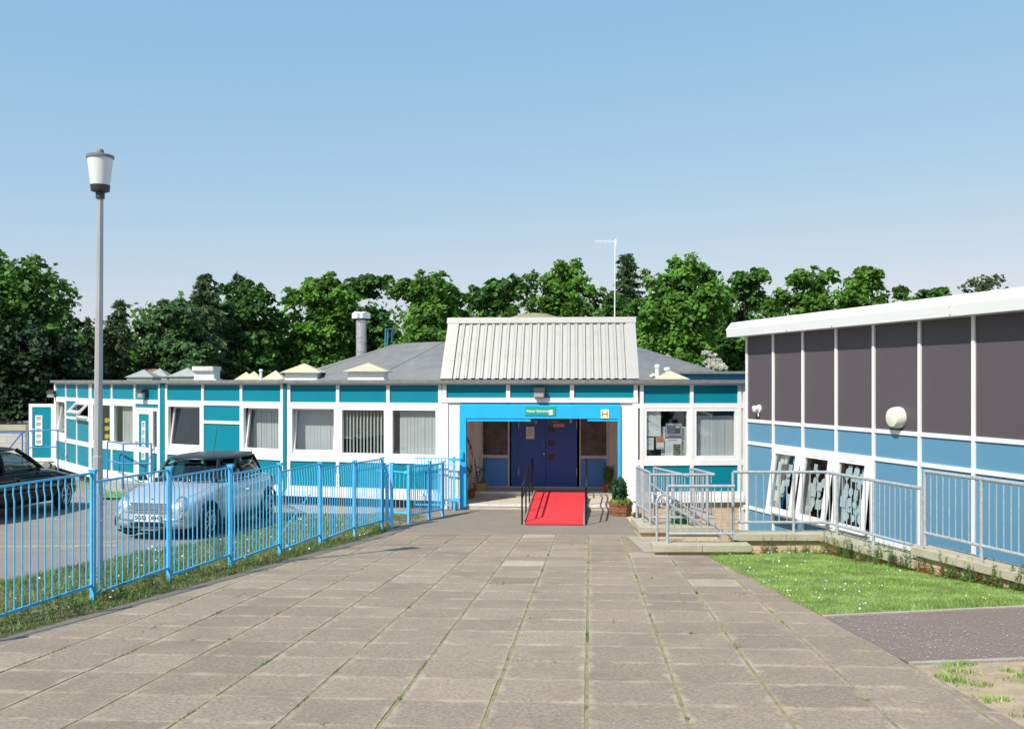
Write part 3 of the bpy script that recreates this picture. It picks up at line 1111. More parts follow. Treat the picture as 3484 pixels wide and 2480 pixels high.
for px, v, Y, r_ in ((2236, 1248, 27.5, .055), (2270, 1258, 28.5, .07), (888, 1262, 40, .06)):
    mb = MB()
    p = at(px, v, Y)
    mb.tube([(p.x, p.y, 1.6), p], r_, 10)
    mb.lathe((p.x, p.y, p.z - .02), [(r_ * 1.4, 0), (r_ * 1.4, .06), (r_ * .8, .09)], 10)
    if px == 2236:
        mb.tube([(p.x, p.y, 1.76), (p.x - .12, p.y - .02, 1.80), (p.x - .2, p.y - .03, 1.74)], .045, 8)
    mk('soil_pipe', mb, M['white'], school, smooth='auto')
# steel flue with its cowl
fl = (ax(1229, 33), 33)
zt = at(0, 1090, 33).z
mb = MB().tube([(fl[0], 33, 2.3), (fl[0], 33, zt)], .172, 16)
for z in (2.62, 3.1, zt - .03):
    mb.lathe((fl[0], 33, z), [(.172, -.02), (.185, -.02), (.185, .02), (.172, .02)], 16)
fo = mk('flue_chimney', mb, M['steel'], school, smooth='auto')
mb = MB()
for kk in range(4):
    a = R(45 + 90 * kk)
    c = Vector((fl[0], 33, zt + .14))
    d = Vector((math.cos(a), math.sin(a), 0))
    s_ = Vector((-d.y, d.x, 0))
    for z, ww, hh in ((0, .15, .13),):
        p0 = c + d * .05
        p1 = c + d * .27
        pts = [p + s_ * (sx * ww) + Vector((0, 0, sz * hh)) for p in (p0, p1) for sx, sz in ((-1, -.6), (1, -.6), (1, .6), (0, 1.1), (-1, .6))]
        mb.add(pts, [(0, 1, 2, 3, 4), (9, 8, 7, 6, 5)] + [(i, 5 + i, 5 + (i + 1) % 5, (i + 1) % 5) for i in range(5)])
mk('cowl', mb, M['white'], fo)
# hooped access ladder behind the roof
mb = MB()
Y = 36.
p = [at(1310, 1190, Y), at(1312, 1120, Y), at(1335, 1118, Y), at(1333, 1180, Y + .3)]
mb.tube(p, .03, 8)
mb.tube([p[0] + Vector((.02, .5, 0)), p[1] + Vector((.02, .5, 0)), p[1]], .03, 8)
mk('ladder_hoop', mb, pm('teal_tube', (.03, .20, .30), .5), school)
# open door leaf at the far corner
o0 = PTS[0]
fd = Fr((ax(100, 31.6), 31.6), (1, -.10))
w = .86
mb = MB().ring(fd, 0, w, -.03, .03, -.92, .90, .11, .10, .10)
od = mk('open_door', mb, M['white'], school)
mk('door_panel', MB().box(fd, .11, w - .11, -.01, .012, -.82, .80), M['teal'], od)
mb = MB()
for kq in range(5):
    mb.ring(fd, .22, .45, .0, .035, -.42 + kq * .19, -.23 + kq * .19, .035)
mk('door_light', mb, M['white'], od)
mk('door_light_glass', MB().box(fd, .25, .42, .0, .02, -.40, .50), M['greyglass'], od)
mk('handle', MB().box(fd, .06, .20, .05, .07, .08, .10).box(fd, .06, .085, .03, .05, -.04, .12), M['white'], od)
mk('hinge_post', MB().box(fd, w, w + .13, -.15, .05, -1.0, ZT), M['white'], school)
mk('landing', MB().box(fd, -.2, w + .5, 0.0, 2.2, -1.3, -.97), M['concrete'], school)

# fittings on the front: floodlights, signs, papers
def floodlight(fr, u, z, w, label, d=.03):
    p = fr.p(u, d, z)
    t = thing('floodlight', label, 'wall light', tuple(p), 'bulkhead floodlights on the school front')
    mk('housing', MB().box(fr, u - w, u + w, d, d + .06, z - w * .9, z + w * .9).prism(Fr(fr.p(u - w, 0, 0), fr.n), [(d + .06, z + w * .1), (d + .06, z + w * .9), (d + .18, z + w * .75), (d + .18, z + w * .1)], 0, -2 * w), M['dark'], t)
    mk('lens', MB().rbox(fr, u - w * .95, u + w * .95, d + .06, d + .16, z - w * .85, z + w * .08, .02), M['lens'], t)
uu, zz = fe.hit(1836, 1335)
floodlight(fe, uu, zz, .12, 'grey floodlight fixed over the visitor entrance sign')
uu, zz = fr1.hit(498, 1338)
floodlight(fr1, uu, zz, .125, 'grey floodlight fixed above the white side door behind the silver car')
f0 = fframe(0)[0]
floodlight(Fr(f0.p(-.02, 0, 0), (.97, -.2)), -.05, 1.22, .12, 'grey floodlight on the far end corner above the open teal door', .05)

uu, zz = fe.hit(1840, 1398)
t = thing('entrance_sign', 'green sign reading Visitor Entrance on the bright blue beam', 'sign', tuple(fe.p(uu, .05, zz)))
u0, u1 = fe.hit(1787, 1398)[0], fe.hit(1891, 1398)[0]
mk('board', MB().rbox(fe, u0, u1, .05, .066, zz - .095, zz + .095, .004), M['green_sign'], t)
mk('lettering', MB().text(fe, 'Visitor Entrance', u0 + .275, .068, zz - .0, .076, bold=.0015), M['white'], t)
uq = u1 - .105
mb = MB().box(fe, uq - .05, uq + .05, .066, .069, zz - .09, zz + .03)
mk('badge', mb, M['cream'], t)
mb = MB().lathe(fe.p(uq, .071, zz - .01), [(.033, 0), (.033, .004)], 16, 'y')
mb.box(fe, uq - .035, uq + .035, .069, .072, zz - .082, zz - .062)
mk('badge_disc', mb, M['white'], t)

uu, zz = fe.hit(2058, 1408)
t = thing('hydrant_sign', 'small pale yellow square sign with a black letter H on the blue beam', 'sign', tuple(fe.p(uu, .05, zz)))
mk('plate', MB().box(fe, uu - .088, uu + .088, .05, .062, zz - .095, zz + .095), M['white'], t)
mk('yellow_field', MB().box(fe, uu - .072, uu + .072, .062, .065, zz - .082, zz + .082), M['hyellow'], t)
mk('letter', MB().box(fe, uu - .055, uu - .040, .065, .068, zz - .062, zz + .062).box(fe, uu + .040, uu + .055, .065, .068, zz - .062, zz + .062).box(fe, uu - .040, uu + .040, .065, .068, zz - .010, zz + .005), M['black'], t)

dB = DB + .066
u0, z0_ = fe.hit(1790, 1452, dB)
u1, z1_ = fe.hit(1818, 1493, dB)
t = thing('paper_notice', 'white paper notice with a small grey emblem on the dark blue door', 'notice', tuple(fe.p((u0 + u1) / 2, dB, z1_)))
mk('sheet', MB().box(fe, u0, u1, dB, dB + .004, z1_, z0_), M['paper'], t)
c = fe.p((u0 + u1) / 2, dB + .007, (z0_ * .6 + z1_ * .4) + .02)
mb = MB().tube([c + fe.x * (.055 * math.cos(a)) + Vector((0, 0, .055 * math.sin(a))) for a in np.linspace(0, 2 * math.pi, 7)], .006, 4)
mb.text(fe, 'NOTICE', (u0 + u1) / 2, dB + .006, z1_ + .09, .04)
mk('print', mb, M['dark'], t)
u0, z0_ = fe.hit(1862, 1428, dB)
u1, z1_ = fe.hit(1946, 1438, dB)
t = thing('office_sign', 'dark green board reading To Office above the right hand door leaf', 'sign', tuple(fe.p((u0 + u1) / 2, dB, z1_)))
mk('board', MB().box(fe, u0, u1 + .02, dB, dB + .012, z1_ - .02, z0_ + .10), M['dgreen_sign'], t)
mk('lettering', MB().text(fe, 'To Office', u0 + .14, dB + .015, z1_ + .03, .075).text(fe, 'Main Reception', u0 + .20, dB + .015, z1_ + .115, .06), pm('pale_lettering', (.42, .42, .38), .6), t)
mk('badge', MB().box(fe, u1 - .06, u1, dB + .012, dB + .016, z1_ - .01, z0_ + .05), M['cream'], t)
u0, z0_ = fe.hit(1781, 1430, dB)
u1, z1_ = fe.hit(1831, 1441, dB)
t = thing('door_sign', 'narrow dark green board with pale lines over the left door leaf', 'sign', tuple(fe.p((u0 + u1) / 2, dB, z1_)))
mk('board', MB().box(fe, u0, u1, dB, dB + .010, z1_ - .01, z0_ + .04), M['dgreen_sign'], t)
mk('printed_lines', MB().box(fe, u0 + .03, u0 + .2, dB + .01, dB + .013, z1_ + .02, z1_ + .035).box(fe, u0 + .03, u0 + .2, dB + .01, dB + .013, z1_ + .05, z1_ + .065).box(fe, u1 - .09, u1 - .02, dB + .01, dB + .013, z1_, z1_ + .07), pm('pale_print', (.40, .40, .30), .6), t)
u0, z0_ = fe.hit(1883, 1441, dB)
u1, z1_ = fe.hit(1920, 1453, dB)
t = thing('warning_label', 'small pink and orange label under the To Office board', 'label', tuple(fe.p((u0 + u1) / 2, dB, z1_)))
mk('label_strip', MB().box(fe, u0, u1, dB, dB + .006, z1_, z0_), pm('pink_label', (.62, .30, .22), .6), t)
mk('mark', MB().box(fe, u0 + .05, u0 + .06, dB + .006, dB + .009, z1_ + .02, z0_ - .02), M['black'], t)

# posters inside the first window right of the entrance
dq = -.045
def poster(px0, py0, px1, py1, label, mat, rects=(), texts=(), name='poster'):
    u0, z1_ = FR5.hit(px0, py0, dq)
    u1, z0_ = FR5.hit(px1, py1, dq)
    t = thing(name, label, name.replace('_', ' '), tuple(FR5.p((u0 + u1) / 2, dq, z0_)))
    mk('sheet', MB().box(FR5, u0, u1, dq - .006, dq, z0_, z1_), mat, t)
    for nm, a, b, c, d_, mt in rects:
        mk(nm, MB().box(FR5, u0 + (u1 - u0) * a, u0 + (u1 - u0) * b, dq, dq + .002, z0_ + (z1_ - z0_) * c, z0_ + (z1_ - z0_) * d_), mt, t)
    for s_, a, c, size, mt in texts:
        mk('lettering', MB().text(FR5, s_, u0 + (u1 - u0) * a, dq + .003, z0_ + (z1_ - z0_) * c, size, depth=0), mt, t)
    return t, u0, u1, z0_, z1_
pur = pm('purple', (.20, .02, .25), .6)
oran = pm('orange_print', (.55, .14, .06), .6)
pho = pm('photo_print', (.14, .13, .07), .5, .9, 30, dirt=(.55, .45, .40), ds=22)
pho2 = pm('photo_blue', (.20, .26, .42), .5, .9, 30, dirt=(.03, .04, .08), ds=25)
gt = pm('grey_print', (.30, .30, .34), .6)
cols = [pm('crayon_red', (.55, .08, .06), .6), pm('crayon_green', (.25, .42, .05), .6), pm('crayon_blue', (.06, .07, .30), .6), pm('crayon_orange', (.6, .25, .05), .6), pm('crayon_teal', (.05, .35, .30), .6)]
t, u0, u1, z0_, z1_ = poster(2188, 1396, 2248, 1484, 'large hand drawn carnival poster with crayon lettering in the window', M['paper'])
for kk, ch in enumerate('CARNIVAL'):
    f_ = kk / 7
    mk('crayon_letter', MB().text(FR5, ch, u0 + (u1 - u0) * (.16 + .68 * f_), dq + .003, z0_ + (z1_ - z0_) * (.66 - .26 * f_), .055), cols[kk % 5], t)
for kk, ch in enumerate('CARD'):
    f_ = kk / 3
    mk('crayon_letter', MB().text(FR5, ch, u0 + (u1 - u0) * (.56 + .27 * f_), dq + .003, z0_ + (z1_ - z0_) * (.87 - .20 * f_), .045), cols[(kk + 1) % 5], t)
mb = MB()
for kk in range(14):
    a, c = random.uniform(.08, .92), random.uniform(.06, .94)
    x, z = u0 + (u1 - u0) * a, z0_ + (z1_ - z0_) * c
    mb.box(FR5, x - .008, x + .008, dq, dq + .002, z - .008, z + .008)
mk('crayon_dot', mb, cols[0], t)
poster(2193, 1489, 2224, 1530, 'plain white typed sheet hanging below the hand drawn carnival poster', M['paper'], [('printed_lines', .2, .8, .82, .86, gt), ('printed_lines', .15, .85, .68, .70, gt), ('printed_lines', .2, .8, .5, .53, gt), ('printed_lines', .25, .75, .38, .40, gt)], name='notice_sheet')
poster(2233, 1487, 2259, 1527, 'small leaflet with an orange top half in the window', M['paper'], [('orange_block', .04, .96, .56, .98, oran), ('orange_strip', .04, .96, .08, .14, oran)], name='leaflet')
poster(2263, 1485, 2318, 1565, 'tall white poster with purple bands and a photograph of a person', M['paper'], [('purple_band', 0, 1, .92, 1, pur), ('purple_band', 0, 1, 0, .06, pur), ('photograph', .5, .96, .16, .68, pho), ('printed_lines', .05, .36, .56, .575, gt), ('printed_lines', .05, .36, .46, .475, gt), ('printed_lines', .05, .36, .36, .375, gt), ('printed_lines', .05, .36, .26, .275, gt), ('printed_lines', .2, .75, .83, .87, gt)])
poster(2265, 1440, 2320, 1481, 'landscape photograph in a silver frame in the window', M['steel'], [('dark_mount', .09, .91, .14, .82, M['black']), ('photograph', .11, .55, .18, .78, pho2), ('caption_block', .60, .88, .60, .80, M['cream'])], name='framed_photo')
# yellow paper cut-outs in the far window
pass
mb = MB()
for zc in (.55, .33, .11, -.05):
    u_, _ = fr1.hit(363, 1400, -.05)
    mb.box(fr1, u_ - .10, u_ + .10, -.052, -.048, zc - .06, zc + .06)
    mb.box(fr1, u_ - .05, u_ + .16, -.052, -.047, zc - .02, zc + .05)
o = mk('paper_chain', mb, pm('yellow_paper', (.65, .55, .02), .7))
tag(o, 'yellow paper shapes stuck inside the window behind the lamp post', 'paper decoration')
# television mast
mb = MB()
tv = thing('television_aerial', 'tall thin white television aerial mast with a comb shaped antenna', 'aerial', (ax(2090, 30), 30, 1.65))
mast = mk('mast', mb.tube([at(2090, 1285, 30), at(2093, 815, 30)], .022, 8, .016), M['white'], tv)
p0, p1 = at(2028, 822, 30), at(2102, 823, 30)
mb = MB().tube([p0, p1], .012, 6)
for kk in range(9):
    q = p0.lerp(p1, kk / 9)
    mb.tube([q + Vector((0, 0, -.06)), q + Vector((0, 0, .06))], .006, 5)
q = p0.lerp(p1, .92)
mb.tube([q + Vector((0, 0, -.13)), q + Vector((0, 0, .10))], .02, 5)
mk('antenna', mb, M['white'], tv)

# ------------------------------------------------------------------ the taller classroom block
WX = (.2475, -.969)
fw = Fr((4.88, 20.5), WX)
block = thing('classroom_block', 'taller flat roofed classroom block with purplish grey upper panels and light blue lower panels', 'building', (6.5, 16, -2.2))
sv = [0, 1.092, 2.185, 3.28, 4.37, 5.54, 6.72, 7.9, 9.08, 10.26, 11.4, 12.5]
T0, TB1, TB2, TB3 = 2.545, .81, .352, -.976
mb = MB()
for s_ in sv:
    mb.box(fw, s_ - .032, s_ + .032, -.06, .028, PIT + .1, T0)
for z in (TB1, TB2, TB3):
    mb.box(fw, 0, sv[-1], -.055, .024, z - .032, z + .032)
mk('wall_frame', mb, M['white'], block)
wins = {}
for k, (a, b) in enumerate(zip(sv[:-1], sv[1:])):
    a, b = a + .032, b - .032
    panel(fw, a, b, TB1 + .032, T0, block, 'grey_panel')
    panel(fw, a, b, TB2 + .032, TB1 - .032, block, 'light_blue')
    panel(fw, a, b, PIT + .1, TB3 - .032, block, 'light_blue')
    if k in (1, 2, 3):
        T = Tilt(fw, .03, TB2 - .05, (.145, .145, .10)[k - 1])
        h = TB2 - TB3 - .10
        mb = MB().ring(fw, a, b, -.10, .03, TB3 + .032, TB2 - .032, .05)
        mb.ring(T, a + .05, b - .05, -.03, .03, -h, 0, .085, .11, .085)
        mb.box(T, (a + b) / 2 - .13, (a + b) / 2 + .13, .03, .04, -.035, -.015)
        f = mk('window', mb, M['white'], block)
        mk('pane', MB().box(T, a + .13, b - .13, -.006, .0, -h + .10, -.08), M['glass'], f)
        # white card shapes hung behind the pane
        rr = random.Random(20 + k)
        mb = MB()
        for r_ in range(7):
            for c_ in range(4):
                if rr.random() < (.68 if k < 3 else .93):
                    x = a + .17 + (b - a - .34) * (c_ + rr.uniform(.25, .75)) / 4
                    z = -.14 - (h - .3) * (r_ + rr.uniform(.2, .8)) / 7
                    w_, h_ = rr.uniform(.05, .085), rr.uniform(.06, .11)
                    dd = -.03 - rr.uniform(0, .05)
                    if rr.random() < .5:
                        mb.box(T, x - w_, x + w_, dd - .004, dd, z - h_, z + h_)
                    else:
                        mb.prism(T, [(x + w_ * math.cos(t), z + w_ * 1.15 * math.sin(t)) for t in np.linspace(0, 2 * math.pi, 13)[:-1]], dd - .004, dd)
        mk('card_shape', mb, pm('card_%d' % k, (.62, .66, .66) if k < 3 else (.60, .74, .78), .8), f)
        mk('sill', MB().box(fw, a + .05, b - .05, -.3, .05, TB3 + .03, TB3 + .05), M['white'], f)
    else:
        panel(fw, a, b, TB3 + .032, TB2 - .032, block, 'light_blue')
E = sv[-1]
mb = MB().box(fw, -.035, -.03, -9, .02, PIT, T0).box(fw, -.03, E, -9, -8.9, PIT, T0).box(fw, E, E + .1, -9, 0, PIT, T0)
mk('rear_wall', mb, M['light_blue'], block)
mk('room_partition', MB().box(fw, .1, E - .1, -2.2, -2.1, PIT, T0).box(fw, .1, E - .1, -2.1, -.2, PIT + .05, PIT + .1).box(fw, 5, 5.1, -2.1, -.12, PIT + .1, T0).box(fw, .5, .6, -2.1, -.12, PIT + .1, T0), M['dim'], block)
mk('flat_roof', MB().box(fw, -.25, E + .2, -9.1, .22, T0 + .02, T0 + .27), M['white'], block)
prof = [(.0, T0 - .005), (.30, T0 - .005), (.32, T0 + .155), (.20, T0 + .30), (-.5, T0 + .33), (-.5, T0 + .1)]
mb = MB()
vs = [fw.p(-.33, d, z) for d, z in prof] + [fw.p(E + .3, d, z) for d, z in prof]
n = len(prof)
mb.add(vs, [tuple(range(n - 1, -1, -1)), tuple(range(n, 2 * n))] + [(i, (i + 1) % n, n + (i + 1) % n, n + i) for i in range(n)])
M['eave'] = pm('white_eave', (.72, .74, .74), .4, .02, 2)
ea = mk('roof_fascia', mb, M['eave'], block)
mb = MB()
for s_ in (2.1, 3.6, 6.6, 9.6):
    for d, z in ((.31, T0 + .02), (.31, T0 + .13), (.225, T0 + .28)):
        mb.lathe(fw.p(s_, d, z), [(.012, -.006), (.014, .004)], 8)
mk('fascia_joint', mb, M['coping'], ea)
# siren and round lamp on the block
s_, z = fw.hit(2584, 1391)
p = fw.p(s_, .0, z)
t = thing('alarm_siren', 'small white security siren high on the grey panels near the far corner', 'alarm', tuple(p))


def lathe_n(mb, fr, u, d, z, prof, n=20):
    vs, fs = [], []
    for r_, h in prof:
        for k in range(n):
            w = 2 * math.pi * k / n
            vs.append(fr.p(u + r_ * math.cos(w), d + h, z + r_ * math.sin(w)))
    m = len(prof)
    for i in range(m - 1):
        for k in range(n):
            q = (k + 1) % n
            fs.append((i * n + k, (i + 1) * n + k, (i + 1) * n + q, i * n + q))
    fs.append(tuple(range(n)))
    fs.append(tuple((m - 1) * n + k for k in range(n - 1, -1, -1)))
    return mb.add(vs, fs)


mk('base', lathe_n(MB(), fw, s_, 0, z, [(.085, 0), (.085, .03), (.06, .04)]), M['white'], t, smooth='auto')
mk('horn', lathe_n(MB(), fw, s_, .05, z, [(.055, 0), (.068, .03), (.068, .075), (.045, .10), (.015, .11)]), M['white'], t, smooth='auto')
mk('horn_mouth', lathe_n(MB(), fw, s_, .158, z, [(.018, 0), (.016, .006)]), M['dark'], t)
mk('cable_stub', MB().tube([fw.p(s_ + .02, .04, z - .07), fw.p(s_ + .03, .04, z - .15)], .013, 8), M['white'], t)
s_, z = fw.hit(3062, 1420)
p = fw.p(s_, .0, z)
t = thing('bulkhead_lamp', 'round cream bulkhead lamp below the middle of the grey panels', 'wall light', tuple(p))
mk('base', lathe_n(MB(), fw, s_, 0, z, [(.165, 0), (.17, .03), (.168, .06)], 28), M['white'], t, smooth='auto')
mk('diffuser', lathe_n(MB(), fw, s_, .06, z, [(.166, 0), (.163, .05), (.145, .095), (.10, .11), (.0, .115)], 28), pm('cream_diffuser', (.70, .69, .56), .35, .02), t, smooth='auto')

# ------------------------------------------------------------------ retaining walls, stair, railings
EZ, FZ, GZ_, BZ = -.83, -.71, -.53, -.94
S0, S1, S2, S3 = (3.42, 15.3), (4.85, 15.3), (5.40, 12.93), (6.85, 7.2)


def wallrun(name, label, runs, group=None):
    """runs: (p, q, z bottom, z coping top, brick, wall half thickness, extra at each end)"""
    p = runs[0][0]
    t = thing(name, label, 'wall', (p[0], p[1], runs[0][2]), group)
    for a, b, zb, zt, bm_, ht, e0, e1 in runs:
        fr = Fr(a, (b[0] - a[0], b[1] - a[1]))
        Ln = math.hypot(b[0] - a[0], b[1] - a[1])
        mk('brickwork', MB().box(fr, -e0, Ln + e1, -ht, ht, zb, zt - .11), M[bm_], t)
        n_ = max(1, round((Ln + e0 + e1) / .9))
        mb = MB()
        w_ = (Ln + e0 + e1 + .08) / n_
        for k in range(n_):
            q = random.uniform(-.004, .004)
            mb.box(fr, -e0 - .04 + w_ * k + .003, -e0 - .04 + w_ * (k + 1) - .003, -ht - .06, ht + .06 + q, zt - .11, zt + q * .5)
        mk('coping', mb, M['coping'], t, bevel=.008)
    return t


wallrun('retaining_wall', 'low buff brick wall with stone coping around the lawn', [(S0, S1, PIT, FZ, 'brick', .13, .0, .12), (S1, S2, PIT, FZ, 'brick_side', .13, -.13, -.02), (S2, S3, PIT, GZ_, 'brick_side', .13, .0, 0)])
wallrun('stair_wall', 'low stone capped kerb wall under the front stair railing', [((2.16, 15.0), (3.55, 15.0), PIT, EZ, 'brick', .13, 0, 0)])
wallrun('planter_wall', 'buff brick stair wall with stone coping beside the red ramp forecourt', [((2.36, 17.6), (3.62, 17.6), PIT, BZ, 'brick', .14, .08, 0), ((2.43, 18.75), (2.45, 17.80), PIT, BZ - .03, 'brick_deep', .11, 0, -.06)])
struct('raised_bed', MB().box(W, 2.6, 3.6, 17.75, 18.9, PIT, -1.05), M['soil'])
mb = MB()
for k in range(7):
    mb.box(W, 2.5 + .28 * k, 2.5 + .28 * (k + 1), 15.14, 17.45, PIT, -1.06 - .165 * (k + 1))
struct('stair', mb, M['step'])
sheet('stair_landing', [(2.03, 15.14), (2.5, 15.14), (2.5, 17.45), (2.3, 17.45), (2.3, 17.9), (2.08, 17.9)], .006, M['pale_path'])
mb = MB().box(W, 2.4, 2.55, 17.8, 22, PIT, -1.23).box(W, 2.43, 2.5, 15.1, 17.4, PIT, -1.15)
struct('pit_wall', mb, M['brick_deep'])


def railing(name, label, pts, zt, zb, posts, foot, spacing, group, r=.024, handrail=None):
    """galvanised guard rail: top and bottom rails, posts (distance along) and bars"""
    t = thing(name, label, 'railing', (pts[0][0], pts[0][1], foot), group)
    P3 = [Vector((x, y, 0)) for x, y in pts]
    seg = [(b - a).length for a, b in zip(P3[:-1], P3[1:])]
    def along(s):
        for a, b, l_ in zip(P3[:-1], P3[1:], seg):
            if s <= l_ + 1e-6:
                return a + (b - a) * (s / l_)
            s -= l_
        return P3[-1]
    up = lambda q, z: Vector((q.x, q.y, z))
    mk('top_rail', MB().tube([up(q, zt) for q in P3], r, 10), M['galv'], t, smooth='auto')
    mk('bottom_rail', MB().tube([up(q, zb) for q in P3], r * .9, 10), M['galv'], t, smooth='auto')
    for s in posts:
        q = along(s)
        mk('post', MB().tube([up(q, foot), up(q, zt)], r, 10), M['galv'], t, smooth='auto')
    tot = sum(seg)
    n_ = max(1, round(tot / spacing))
    for k in range(1, n_):
        s = tot * k / n_
        if min(abs(s - p) for p in posts) < .035:
            continue
        q = along(s)
        mk('baluster', MB().tube([up(q, zb), up(q, zt)], .0085, 6), M['galv'], t)
    return t


GR = 'galvanised guard railings by the sunken stair'
railing('guard_railing', 'short galvanised railing on the front stair kerb', [(2.36, 15.0), (3.38, 15.0)], .03, -.69, [0], EZ, .103, GR)
r_ = railing('guard_railing', 'long galvanised railing on the lawn wall turning along the blue panelled block', [S0, S1, (S2[0] - .012, S2[1] + .05)], .215, -.56, [0, .94, 1.43 + .33, 1.43 + 1.28, 1.43 + 2.37], EZ + .05, .118, GR)
railing('guard_railing', 'galvanised railing stepping higher along the lawn wall at the picture edge', [S2, S3], .445, -.36, [0, 1.05, 2.3, 3.6, 4.8], GZ_, .118, GR)
railing('guard_railing', 'galvanised railing on the coping beside the wooden planter seen nearly end on', [(2.37, 18.75), (2.46, 17.6)], -.005, -.72, [0, .55, 1.15], BZ - .03, .09, GR)
railing('guard_railing', 'galvanised railing on the far side of the stair with a bed of plants behind', [(2.46, 17.6), (3.60, 17.6)], -.04, -.80, [1.02], BZ, .10, GR)
railing('guard_railing', 'galvanised railing running back from the middle of the stair side railing', [(2.72, 18.9), (3.08, 17.35)], -.035, -.72, [0, .9], BZ - .1, .12, GR)
railing('guard_railing', 'shortest galvanised railing returning to the school wall under the second window', [(3.40, 18.75), (3.60, 17.63)], -.035, -.76, [0], BZ - .1, .13, GR)
mb = MB()
mb.tube([(2.22, 15.14, -.98), (2.22, 15.16, -.22), (2.25, 15.17, -.15), (2.31, 15.18, -.12), (2.40, 15.19, -.14), (3.46, 15.2, -.82), (3.60, 15.2, -.86)], .021, 8)
hr = mk('stair_handrail', mb, M['galv'], smooth='auto')
tag(hr, 'bent tube handrail with its own foot leading down the stair', 'handrail', 'tube handrails of the stair')
mb = MB().tube([(2.46, 17.54, -.20), (3.84, 17.48, -1.1), (3.98, 17.48, -1.1)], .021, 8)
for k in range(6):
    q = Vector((2.46, 17.54, -.20)).lerp(Vector((3.84, 17.48, -1.1)), (k + .5) / 6)
    mb.tube([q, q + Vector((0, .09, -.05))], .008, 5)
hr = mk('stair_handrail', mb, M['galv'], smooth='auto')
tag(hr, 'bracketed tube handrail sloping down the far stair wall', 'handrail', 'tube handrails of the stair')
mb = MB().tube([(2.5, 17.54, -.36), (3.7, 17.48, -1.15)], .021, 8)
hr = mk('stair_handrail', mb, M['galv'], smooth='auto')
tag(hr, 'lower tube handrail sloping just under the bracketed one', 'handrail', 'tube handrails of the stair')

# ------------------------------------------------------------------ ramp and planters at the entrance
ramp = thing('access_ramp', 'red matted access ramp with black side handrails up to the dark blue doors', 'ramp', (.83, 19.55, -1.21))
A0, A1 = Vector((.25, 19.55, -1.205)), Vector((1.41, 19.50, -1.205))
B0, B1 = Vector((.53, 22.9, -.965)), Vector((1.68, 22.82, -.965))
up = Vector((0, 0, 1))
mk('mat', MB().add([A0, A1, B1, B0, A0 + up * .02, A1 + up * .02, B1 + up * .02, B0 + up * .02], BOXF), M['red'], ramp)
mb = MB()
for a, b in ((A0, B0), (A1, B1)):
    s_ = Vector((.03, 0, 0)) * (-1 if a is A0 else 1)
    mb.add([a - up * .01, a + s_ - up * .01, b + s_ - up * .2, b - up * .2, a + up * .055, a + s_ + up * .055, b + s_ + up * .055, b + up * .055], BOXF)
mk('side_rim', mb, M['steel'], ramp)
mk('top_plate', MB().add([B0, B1, B1 + Vector((.05, .5, -.01)), B0 + Vector((.05, .5, -.01))] + [q + up * .012 for q in (B0, B1, B1 + Vector((.05, .5, -.01)), B0 + Vector((.05, .5, -.01)))], BOXF), M['dark'], ramp)
for a, b, sg in ((A0, B0, -1), (A1, B1, 1)):
    o_ = Vector((.05 * sg, .08, 0))
    a, b = a + o_, b + o_
    f = lambda t, h: a.lerp(b, t) + up * h
    mb = MB().tube([f(0.0, .50), f(0.0, .71), f(.03, .74), f(.97, .79), f(1., .76), f(1., .60)], .022, 8)
    hrr = mk('handrail', mb, M['black'], ramp, smooth='auto')
    mk('mid_rail', MB().tube([f(.0, .50), f(1., .55)], .016, 8), M['black'], ramp)
    for t in (.0, .33, .66, 1.):
        mk('post', MB().tube([f(t, -.03), f(t, .75)], .019, 8), M['black'], ramp)


def leaves(name, c, n, rad, size, mat, par=None, up_=None, asp=1.8, tone=(.7, 1.2)):
    p = rng.normal(size=(n, 3))
    p /= np.linalg.norm(p, axis=1)[:, None]
    p = p * (rng.uniform(.35, 1, (n, 1)) ** .5) * np.array(rad) + np.array(c)
    return soup(name, rand_quads(p, rng.uniform(.7, 1.3, n) * size, up=up_, asp=asp), 4, mat, par, rng.uniform(*tone, n))


def blades(name, c, n, h, spread, mat, par=None, wid=.012):
    a = rng.uniform(0, 2 * np.pi, n)
    b = np.array(c) + np.stack([np.cos(a), np.sin(a), 0 * a], 1) * rng.uniform(0, .35, (n, 1)) * spread
    L_ = h * rng.uniform(.5, 1.1, n)
    out = np.stack([np.cos(a), np.sin(a), 0 * a], 1)
    s = np.stack([-np.sin(a), np.cos(a), 0 * a], 1) * wid
    m_ = b + out * (spread * .35 * rng.uniform(.3, 1, (n, 1))) + np.array([0, 0, 1]) * (L_ * .75)[:, None]
    t = b + out * (spread * rng.uniform(.4, 1.1, (n, 1))) + np.array([0, 0, 1]) * (L_ * rng.uniform(.6, 1.0, n))[:, None]
    q1 = np.stack([b - s, b + s, m_ + s * .8, m_ - s * .8], 1).reshape(-1, 3)
    q2 = np.stack([m_ - s * .8, m_ + s * .8, t + s * .1, t - s * .1], 1).reshape(-1, 3)
    tn = rng.uniform(.7, 1.3, n)
    return soup(name, np.concatenate([q1, q2]), 4, mat, par, np.concatenate([tn, tn]))


